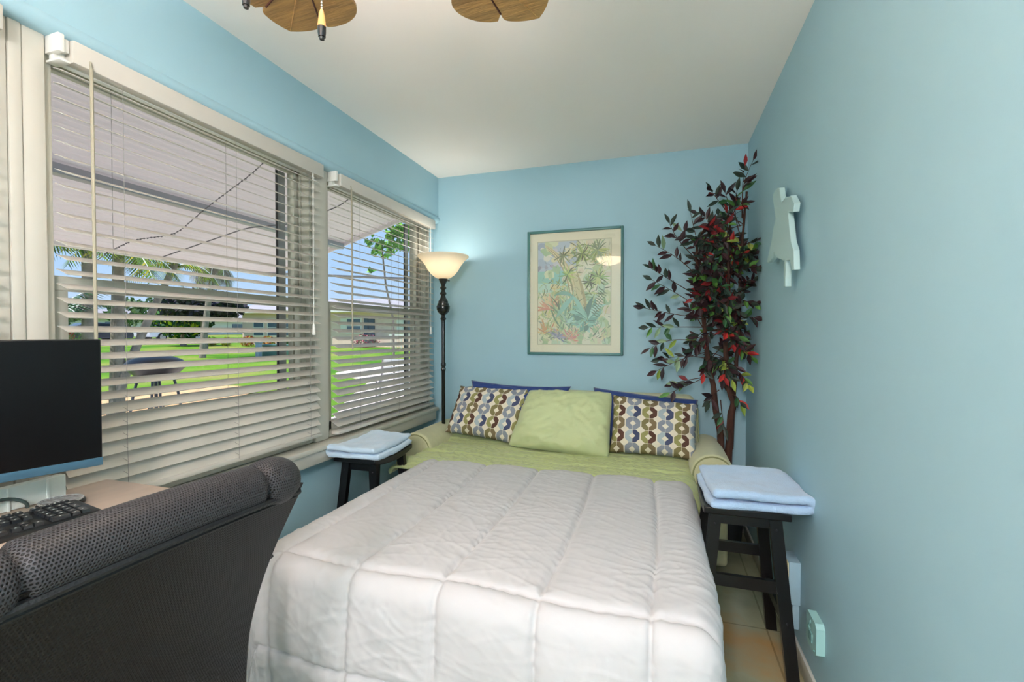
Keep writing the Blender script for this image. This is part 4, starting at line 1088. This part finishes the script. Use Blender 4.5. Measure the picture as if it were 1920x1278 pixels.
mb_ = MB(); mb_.poly((lambda P: [(x, y, zg(x, y)+.03) for x, y in P])([(-9.3+1.5*math.cos(2*PI*i/22)*(1+.1*math.sin(3*i)), 6.0+2.4*math.sin(2*PI*i/22)) for i in range(22)])); mo = mb_.build('mulch_bed', M['sand'], smooth=False); struct(mo)

def leafball(b, c, rad, n, size, cols, rng, flat=1.0):
    for _ in range(n):
        v = Vector((rng.gauss(0, 1), rng.gauss(0, 1), rng.gauss(0, 1))).normalized()*rng.uniform(.55, 1)
        p = Vector(c)+Vector((v.x*rad[0], v.y*rad[1], v.z*rad[2]))
        d = Vector((rng.uniform(-1, 1), rng.uniform(-1, 1), rng.uniform(-1, .6))).normalized(); s = d.orthogonal().normalized(); L = size*rng.uniform(.6, 1.3)
        b.poly([p-d*L*.5, p+s*L*.28, p+d*L*.5, p-s*L*.28], lin(rng.choice(cols)))
M['leafo'] = attr_mat('outdoor_leaves', .7, .2); M['trunk'] = mat('grey_trunk', '#93867c', .9, var=.3, vscale=9, bump=.6, bscale=20, bdist=.02)
ro = random.Random(3)
def frond(b, base, az, L, droop, cols, up0=.8, n=11, lw=.34):
    p = Vector(base); d = Vector((math.cos(az)*math.cos(up0), math.sin(az)*math.cos(up0), math.sin(up0))); pts = [p.copy()]
    for i in range(n):
        p = p+d*L/n; d = (d+Vector((0, 0, -droop/n))).normalized(); pts.append(p.copy())
        s = d.cross(Vector((0, 0, 1))).normalized(); ll = lw*L*math.sin(PI*(.15+.8*i/n))
        for sd in (1, -1):
            for k in (0, .5):
                q = pts[-2].lerp(pts[-1], k); tip = q+s*sd*ll*.8+d*ll*.5-Vector((0, 0, ll*.45)); w = d*L*.018
                b.poly([q-w, q+w, tip], lin(ro.choice(cols)))
    b.tube(pts, [.012*L*(1-.8*i/n) for i in range(n+1)], 5)
    if b.col:
        for f in b.bm.faces:
            for l in f.loops:
                if l[b.col][3] == 0: l[b.col] = lin(cols[0])
GC = ['#7c9a2e', '#9db43a', '#5c7a2a', '#c3b53a', '#6f6a3a', '#4d6b34']
def palm(name, label, x, y, zt, r, lean, crown, Lf, group=None, cols=GC, droop=2.0, ups=(.2, 1.1)):
    z0 = zg(x, y)+.03 if name != 'none' else 0
    t = root(name, (x, y, z0), label, 'palm tree', group)
    b = MB(); n = 12
    b.tube([(x+lean[0]*(i/n)**1.3, y+lean[1]*(i/n)**1.3, z0-.08+(zt-z0)*i/n) for i in range(n+1)], [r*(1.25-.45*i/n)*(1+.05*(i % 2)) for i in range(n+1)], 12); b.build('trunk', M['trunk'], t)
    b = MB(); b.col = b.bm.loops.layers.float_color.new('Col')
    for k in range(crown): frond(b, (x+lean[0], y+lean[1], zt-.12), 2*PI*k/crown+ro.uniform(-.2, .2), Lf*ro.uniform(.8, 1.1), droop*ro.uniform(.7, 1.2), cols, ro.uniform(*ups))
    b.build('fronds', M['leafo'], t, smooth=False, norm=False)
GP = 'clump of garden palms beyond the window'
palm('garden_palm', 'thick straight palm trunk at the near edge of the garden clump', -7.0, 4.02, 2.45, .062, (0, .0), 7, .95, GP)
palm('garden_palm', 'straight palm trunk standing in the middle of the clump', -7.1, 4.40, 2.5, .075, (0, .05), 8, 1.0, GP)
palm('garden_palm', 'slim leaning palm trunk tilted away from the clump', -7.0, 4.22, 2.4, .05, (0, .95), 7, .85, GP)
palm('garden_palm', 'short bushy palm with grey green fronds behind the monitor', -7.2, 3.55, 1.45, .06, (0, .1), 13, .85, GP, ['#5f8060', '#7c9474', '#8d8f88', '#4d6b4d'], 1.4)
palm('lone_palm', 'single distant palm with a brown drooping crown on the lawn', -18.7, 14.9, 4.3, .11, (.3, .35), 15, 1.5, None, ['#8d7f6e', '#7a6d60', '#9aa05c', '#6f6458'], 4.2, (-.2, .9))
def tree_out(name, label, x, y, zc, rad, n, size, cols, rt, group=None, cat='tree'):
    z0 = zg(x, y); t = root(name, (x, y, z0), label, cat, group)
    b = MB(); b.tube([(x, y, z0-.05), (x+.03, y, (z0+zc)/2), (x, y, zc)], [rt*1.3, rt, rt*.7], 9); b.build('trunk', M['trunk'], t)
    b = MB(); leafball(b, (x, y, zc), rad, n, size, cols, ro); b.build('foliage', M['leafo'], t, smooth=False, norm=False)
DKP = ['#2e2b3a', '#3a3440', '#26302a', '#454050', '#1f2a24']
tree_out('shade_tree', 'dark wide tree standing in front of the pale house', -23.6, 18.9, 2.75, (2.1, 2.1, .85), 2600, .3, DKP, .16)
tree_out('round_tree', 'bushy green tree with yellow top beside the parked white car', -29.5, 22.2, 2.1, (1.7, 1.7, 1.25), 1900, .32, ['#2f5a2c', '#24482a', '#3f6f30', '#b3bd2e', '#1e3a26'], .15)
YG = ['#5c9a3a', '#7fb84a', '#4a8332', '#93c75c', '#3d6e2e']
def sapling(label, x, y, pts, blobs, group):
    z0 = zg(x, y); t = root('young_tree', (x, y, z0), label, 'tree', group)
    b = MB(); b.tube(pts, [.022*(1-.6*i/len(pts)) for i in range(len(pts))], 7); b.build('trunk', M['trunk'], t)
    b = MB()
    for c, rad, n in blobs: leafball(b, c, rad, n, .10, YG, ro)
    b.build('foliage', M['leafo'], t, smooth=False, norm=False)
sapling('slim young tree with a split leafy crown seen over the lawn', -4.55, 7.3, [(-4.55, 7.3, zg(-4.55, 7.3)-.03), (-4.5, 7.18, 1.5), (-4.5, 6.95, 2.1), (-4.5, 6.87, 2.55), (-4.5, 6.85, 2.75)],
    [((-4.5, 6.9, 2.66), (.22, .22, .12), 110), ((-4.65, 6.55, 2.93), (.2, .25, .06), 60), ((-4.4, 7.25, 2.95), (.25, .28, .22), 260), ((-4.5, 6.7, 2.75), (.2, .2, .08), 70), ((-4.3, 6.95, 3.05), (.2, .2, .12), 120), ((-4.5, 6.55, 2.28), (.06, .06, .03), 12)], 'young garden trees')
sapling('second young tree with a round crown closer to the corner lamp', -4.5, 7.7, [(-4.5, 7.7, zg(-4.5, 7.7)-.03), (-4.5, 7.65, 1.5), (-4.5, 7.6, 2.4), (-4.5, 7.6, 2.9)],
    [((-4.4, 7.75, 3.05), (.3, .3, .28), 330), ((-4.3, 7.95, 2.85), (.2, .22, .22), 180)], 'young garden trees')
def bush(label, x, y, rad, cols, n=260, size=.14):
    b = MB(); leafball(b, (0, 0, 0), rad, n, size, cols, ro); b.bm.verts.ensure_lookup_table()
    core = MB(); o = b.build('shrub', M['leafo'], smooth=False, norm=False); core.bm.free()
    o.data.transform(Matrix.Translation((0, 0, rad[2]))); o.location = (x, y, zg(x, y)-.02); tag(o, label, 'shrub', 'shrubs in front of the pale house')
YB_ = ['#b8b83a', '#d0c244', '#8a9a34', '#7a6a3a']; RD = ['#c9653a', '#d8a03e', '#b8b83a', '#a33f3a', '#7d8a34']
bush('small yellow shrub beside the lone palm trunk', -27.9, 22.9, (.42, .4, .32), YB_)
bush('yellow shrub just left of the shade tree trunk', -26.9, 23.1, (.30, .35, .32), YB_)
bush('yellow and orange shrub under the house windows', -25.5, 23.5, (.55, .5, .36), RD, 400)
bush('orange red shrub nearest the green bin', -24.3, 23.9, (.45, .5, .36), RD, 340)
bush('red flowering shrub by the house door', -18.1, 25.6, (1.1, .5, .45), ['#a3475a', '#8a3a4c', '#6b7a5a', '#55604a', '#c06a72'], 520)
M['bin'] = mat('green_bin', '#3d5a34', .6); M['util'] = mat('green_utility_box', '#52756a', .6); M['postm'] = mat('grey_post', '#9aa6b8', .6)
b = MB(); z0 = zg(-23.1, 24.1); b.lathe([(0, 0), (.26, 0), (.31, .6), (.32, .62), (0, .66)], (-23.1, 24.1, z0), 20); tag(base_at(b.build('waste_bin', M['bin'])), 'dark green bin standing by the house wall', 'bin')
t = root('utility_box', (-16.8, 17.25, zg(-16.8, 17.25)), 'low grey green utility box on the lawn', 'utility box')
Mu = Matrix.Translation((-16.8, 17.25, zg(-16.8, 17.25))) @ Matrix.Rotation(.32, 4, 'Z')
b = MB(); b.box((-.68, -.35, -.03), (.68, .35, .46), .03, M=Mu); b.build('cabinet', M['util'], t); b = MB(); b.box((-.72, -.39, .46), (.72, .39, .54), .02, M=Mu); b.build('lid', M['util'], t)
t = root('marker_post', (-17.2, 16.4, zg(-17.2, 16.4)), 'short grey post on the lawn beside the utility box', 'post')
b = MB(); z0 = zg(-17.2, 16.4); b.box((-17.3, 16.3, z0-.05), (-17.1, 16.5, z0+.66), .02); b.build('post', M['postm'], t); b = MB(); b.box((-17.32, 16.28, z0+.60), (-17.08, 16.52, z0+.70), .02); b.build('cap', M['postm'], t)

# pale house across the lawn
P0, P1 = Vector((-28.3, 25.6, 0)), Vector((-12.0, 27.1, 0)); dh = (P1-P0); LH = dh.length; ah = math.atan2(dh.y, dh.x)
MH = Matrix.Translation((P0.x, P0.y, .2)) @ Matrix.Rotation(ah, 4, 'Z')     # local x along the front, -y faces us
M['hw'] = mat('beige_stucco', '#e6c9bd', .85, var=.04, vscale=1); M['hr'] = mat('white_fascia', '#e6e2dc', .6); M['roof'] = mat('grey_shingle', '#a9a3a6', .9, var=.1, vscale=3); M['hg'] = mat('house_window_dark', '#5c6b80', .15, spec=.8); M['shut'] = mat('grey_shutter', '#4d5468', .6)
ho = root('neighbour_house', MH @ Vector((LH/2, 0, 0)), 'long beige single storey house across the lawn', 'house')
b = MB(); b.box((0, 0, -.3), (LH, 7, 2.5), M=MH); b.build('wall', M['hw'], ho, smooth=False)
b = MB(); b.box((-.5, -.6, 2.45), (LH+.5, 7.6, 2.66), M=MH); b.build('fascia', M['hr'], ho, smooth=False)
b = MB(); pr = [(-.6, 2.66), (7.6, 2.66), (3.5, 3.6)]; b.prism(pr, -.5, LH+.5, M=MH @ Matrix(((0, 0, 1, 0), (1, 0, 0, 0), (0, 1, 0, 0), (0, 0, 0, 1)))); b.build('roof', M['roof'], ho, smooth=False)
for (x, w, z0, z1, sh_) in ((1.0, .75, .9, 2.0, 0), (2.15, .75, .9, 2.0, 0), (3.3, .75, .9, 2.0, 0), (8.3, 1.0, 1.1, 2.0, 1), (12.4, 1.0, 1.1, 2.0, 1), (14.3, 1.4, .9, 2.1, 0)):
    b = MB(); b.box((x-.08, -.05, z0-.08), (x+w+.08, .02, z1+.08), M=MH)
    if sh_: b.box((x-.5, -.04, z0-.05), (x-.1, .02, z1+.05), M=MH)
    wn = b.build('window', M['hr'], ho, smooth=False)
    b = MB(); b.box((x, -.07, z0), (x+w, -.03, (z0+z1)/2-.03), M=MH); b.box((x, -.07, (z0+z1)/2+.03), (x+w, -.03, z1), M=MH); b.build('pane', M['hg'], wn, smooth=False)
for x in (9.9, 6.6):
    b = MB(); b.box((x, -.10, .1), (x+.42, 0, 2.0), M=MH); b.box((x-.35, -.08, .1), (x-.05, 0, 2.1), M=MH); b.build('door', M['hr'] if x < 7 else M['shut'], ho, smooth=False)
b = MB()
for i in range(9): b.box((12.2+i*.35, -1.5, .05), (12.24+i*.35, -1.46, .95), M=MH)
b.box((12.1, -1.51, .9), (15.2, -1.45, .98), M=MH); b.build('porch_railing', M['hr'], ho, smooth=False)

# houses across the street
MF = Matrix.Translation((-66, 22, .85)) @ Matrix.Rotation(math.radians(78), 4, 'Z')
fh = root('far_house', (-66, 22, .85), 'low white house with grey roof across the street', 'house')
b = MB(); b.box((-6, -6, -.5), (34, 0, 2.0), M=MF); b.build('wall', M['hr'], fh, smooth=False)
b = MB(); b.prism([(-6.6, 2.0), (.6, 2.0), (-3, 3.1)], -6.5, 34.5, M=MF @ Matrix(((0, 0, 1, 0), (1, 0, 0, 0), (0, 1, 0, 0), (0, 0, 0, 1)))); b.build('roof', M['roof'], fh, smooth=False)
for i in range(8):
    b = MB(); b.box((-4+i*4.5, -6.1, .5), (-2.4+i*4.5, -5.95, 1.6), M=MF); b.build('window', M['hg'], fh, smooth=False)
for i, (x, y, r_) in enumerate(((-50, 12, 1.5), (-52, 20, 1.8), (-47, 30, 1.6), (-52, 36, 2.0), (-46, 6, 2.0), (-50, 27, 1.3))):
    tree_out('street_tree', ['round green tree by the far houses', 'tall green tree against the white house', 'green tree behind the parked cars', 'broad green tree by the street bend', 'tree at the near end of the street', 'small tree between the far houses'][i], x, y, zg(x, y)+2.0+r_*.3, (r_, r_, r_*.9), 420, .5, ['#4f6f3f', '#6d8a55', '#3d5a38', '#85946a'], .15, 'street trees')

# cars
M['tyre'] = mat('tyre', '#1d1d20', .8); M['cwin'] = mat('car_window', '#2c3440', .1, spec=.8); M['hub'] = mat('wheel_hub', '#a8abb0', .35, metal=.8); M['lampm'] = mat('head_light', '#c9d2da', .15)
def car(name, label, x, y, rz, m, suv=True):
    z0 = zg(x, y)+.03
    t = root(name, (x, y, z0), label, 'car', None, rz)
    h1, h2 = (1.0, 1.68) if suv else (.88, 1.42)
    body = [(-2.3, .35), (-2.32, .75), (-2.2, h1-.02), (-1.2, h1+.06), (-1.0, h1+.08), (1.9, h1+.08), (2.25, h1), (2.3, .5), (2.25, .3)]
    cab = [(-1.15, h1+.05), (-.45, h2-.04), (.0, h2), (1.5, h2-.02), (1.85, h2-.15), (2.15, h1+.05)]
    XZ = Matrix(((1, 0, 0, 0), (0, 0, 1, 0), (0, 1, 0, 0), (0, 0, 0, 1)))
    b = MB(); b.prism(body, -.9, .9, M=XZ); o = b.build('body', m, t, local=True, ang=30); bv = o.modifiers.new('r', 'BEVEL'); bv.width = .09; bv.segments = 3; bv.limit_method = 'ANGLE'
    b = MB(); b.prism(cab, -.76, .76, M=XZ); o2 = b.build('cabin', m, t, local=True, ang=30); bv = o2.modifiers.new('r', 'BEVEL'); bv.width = .07; bv.segments = 3; bv.limit_method = 'ANGLE'
    b = MB()
    for s in (-1, 1):
        for (p, q, r, u) in (((-.92, h1+.1), (-.42, h2-.12), (.28, h2-.10), (.28, h1+.1)), ((.36, h1+.1), (.36, h2-.10), (1.2, h2-.11), (1.2, h1+.1)), ((1.28, h1+.1), (1.28, h2-.11), (1.6, h2-.2), (1.85, h1+.1))):
            b.prism([p, q, r, u] if s < 0 else [p, q, r, u], *( (-.772, -.755) if s < 0 else (.755, .772)), M=XZ)
    b.build('side_window', M['cwin'], o2, local=True, smooth=False)
    b = MB(); b.tube([(-1.07, 0, h1+.12), (-.50, 0, h2-.08)], 1, sq=(1.35, .03)); b.build('windscreen', M['cwin'], o2, local=True, smooth=False)
    for s in (-1, 1): b = MB(); b.box((-2.27, s*.62-.2, .62), (-2.12, s*.62+.2, .80), .03); b.build('headlight', M['lampm'], t, local=True)
    b = MB(); b.box((-2.36, -.45, .45), (-2.28, .45, .80), .02); b.build('grille', M['tyre'], t, local=True)
    for s in (-1, 1):
        for xx in (-1.42, 1.40):
            b = MB(); b.tube([(xx, s*.70, .345), (xx, s*.93, .345)], .345, 24); w = b.build('wheel', M['tyre'], t, local=True); b = MB(); b.tube([(xx, s*.925, .345), (xx, s*.94, .345)], .22, 16); b.build('hub_cap', M['hub'], w, local=True)
M['cw'] = mat('white_car_paint', '#e9ebee', .25, coat=.6); M['cr'] = mat('red_car_paint', '#b3232e', .25, coat=.6); M['cd'] = mat('dark_car_paint', '#3a3d48', .25, coat=.6)
car('parked_car', 'white sport utility car parked across the street', -36.9, 26.9, math.radians(90), M['cw'])
car('parked_car', 'dark parked car behind the leaning palm trunk', -37.6, 21.6, math.radians(80), M['cd'], False)
car('parked_car', 'red parked car glimpsed between the palm trunks', -33.6, 16.0, math.radians(100), M['cr'], False)

# basin on thin legs out on the lawn
M['basin'] = mat('dark_glazed_basin', '#1b1c25', .4); M['iron'] = mat('wrought_iron', '#5c6070', .5, metal=.4)
bx, by = -3.75, 2.60
t = root('garden_basin', (bx, by, -.12), 'shallow dark bowl on a wrought iron stand out in the garden', 'garden basin')
b = MB(); b.lathe([(0, .90), (.09, .905), (.15, .95), (.205, 1.005), (.215, 1.015), (.205, 1.02), (.17, 1.055), (.11, 1.08), (0, 1.09)], (bx, by, 0), 32); b.build('bowl', M['basin'], t)
b = MB(); b.lathe([(0, .81), (.15, .81), (.155, .82), (0, .825)], (bx, by, 0), 24); b.build('shelf', M['basin'], t)
for k in range(4):
    a = PI/4+k*PI/2; c_, s_ = math.cos(a), math.sin(a)
    b = MB(); b.tube([(bx+.11*c_, by+.11*s_, .925), (bx+.14*c_, by+.14*s_, .80), (bx+.20*c_, by+.20*s_, .4), (bx+.25*c_, by+.25*s_, -.12)], .010, 7); b.build('leg', M['iron'], t)
b = MB(); b.tube([(bx, by, .91), (bx, by, .3)], .012, 7)
for s in (-1, 1): b.tube([(bx, by+s*(.01+.07*math.sin(PI*i/14)), .72-.16*i/14) for i in range(15)], .005, 6); b.tube([(bx, by+s*(.06*math.cos(i/12*PI*1.5)), .48+.05*math.sin(i/12*PI*1.5)) for i in range(13)], .005, 6)
b.build('scroll', M['iron'], t)

# patio chair on the slab
M['strap'] = mat('white_vinyl_strap', '#f0edea', .5); M['pframe'] = mat('patio_frame', '#8d8a92', .4, metal=.4)
def patio_chair(x, y, rz, label):
    z0 = zg(x, y)+.03; t = root('patio_chair', (x, y, z0), label, 'patio chair', 'metal patio chairs', rz)
    for s in (-1, 1):
        b = MB(); b.tube([(.28, s*.27, 0), (.25, s*.27, .60), (-.15, s*.27, .60), (-.22, s*.27, .40), (-.30, s*.27, 0)], .013, 8); b.build('side_frame', M['pframe'], t, local=True)
    b = MB()
    for i in range(9): b.box((-.22+i*.052, -.26, .39), (-.185+i*.052, .26, .396), .001)
    b.build('seat', M['strap'], t, local=True)
    b = MB()
    for i in range(9): b.box((-.25-i*.02, -.26, .44+i*.055), (-.245-i*.02, .26, .478+i*.055), .001)
    b.build('backrest', M['strap'], t, local=True)
    for s in (-1, 1): b = MB(); b.tube([(-.2, s*.265, .38), (-.45, s*.265, .96)], .012, 8); b.build('back_post', M['pframe'], t, local=True)
patio_chair(-4.1, 6.6, 2.3, 'strapped patio chair on the slab facing the lawn')
patio_chair(-3.7, 7.7, 1.2, 'strapped patio chair farther along the slab')

# ------------------------------------------------------------------ light
sc = bpy.context.scene
w = bpy.data.worlds.new('sky'); sc.world = w; w.use_nodes = True; nt = w.node_tree
tc_ = nt.nodes.new('ShaderNodeTexCoord'); sp_ = nt.nodes.new('ShaderNodeSeparateXYZ'); nt.links.new(tc_.outputs['Generated'], sp_.inputs[0])
sky = nt.nodes.new('ShaderNodeValToRGB'); nt.links.new(sp_.outputs[2], sky.inputs[0]); e_ = sky.color_ramp.elements
e_[0].position = .0; e_[0].color = (.62, .76, .95, 1); e_[1].position = 1; e_[1].color = (.22, .42, .90, 1); q_ = e_.new(.12); q_.color = (.46, .68, .98, 1); q_ = e_.new(.4); q_.color = (.34, .58, .98, 1)
bg = nt.nodes['Background']; nt.links.new(sky.outputs[0], bg.inputs[0]); bg.inputs[1].default_value = .34
sun = bpy.data.lights.new('sun', 'SUN'); sun.energy = 1.9; sun.angle = math.radians(.6); sun.color = (1, .96, .9)
so = bpy.data.objects.new('sun', sun); COL.objects.link(so); so.rotation_euler = Vector((.38, .38, -1)).to_track_quat('-Z', 'Y').to_euler(); so.location = (-8, -8, 20)
def point(name, loc, e, r, col=(1, .9, .78)):
    l = bpy.data.lights.new(name, 'POINT'); l.energy = e; l.shadow_soft_size = r; l.color = col; o = bpy.data.objects.new(name, l); COL.objects.link(o); o.location = loc
point('torchiere_light', (LX, LY, 1.80), .9, .04, (1, .93, .87))
point('fan_bowl_light', (HUB.x, HUB.y, CZ-.315), 13, .035, (1, .90, .87))
# globe fill lights added unseen behind the camera to brighten the room
M['fillglow'] = emat('added_fill_glow', '#fff1ef', 40, '#ffffff')
for x, y, lab in ((-.15, -.8, 'white globe fill light added unseen behind the camera'), (-.3, -1.8, 'white globe fill light added unseen by the rear wall')):
    t = root('added_fill_light', (x, y, CZ), lab, 'added fill light', 'added globe fill lights')
    b = MB(); b.lathe([(0, -.001), (.07, -.001), (.07, -.02), (.012, -.04), (.012, -.48), (0, -.48)], (x, y, CZ), 40); b.build('base', M['white'], t)
    b = MB(); b.lathe([(0, -.47)]+[(.13*math.sin(PI*i/16), -.60+.13*math.cos(PI*i/16)) for i in range(1, 16)]+[(0, -.73)], (x, y, CZ), 40); b.build('fill_globe', M['fillglow'], t)

# ------------------------------------------------------------------ camera
cam = bpy.data.cameras.new('camera'); co_ = bpy.data.objects.new('camera', cam); COL.objects.link(co_); sc.camera = co_
cam.sensor_width = 36; cam.lens = 870/1920*36; cam.clip_start = .02; cam.clip_end = 400
co_.location = (0, 0, 1.265); co_.rotation_euler = (math.radians(90)-math.atan(15/870), 0, math.atan(278/870))
sc.view_settings.view_transform = 'Standard'; sc.view_settings.look = 'None'; sc.view_settings.gamma = 1; sc.view_settings.exposure = 1.70; sc.view_settings.use_curve_mapping = False
sc.cycles.max_bounces = 10; sc.cycles.diffuse_bounces = 6; sc.cycles.transparent_max_bounces = 24
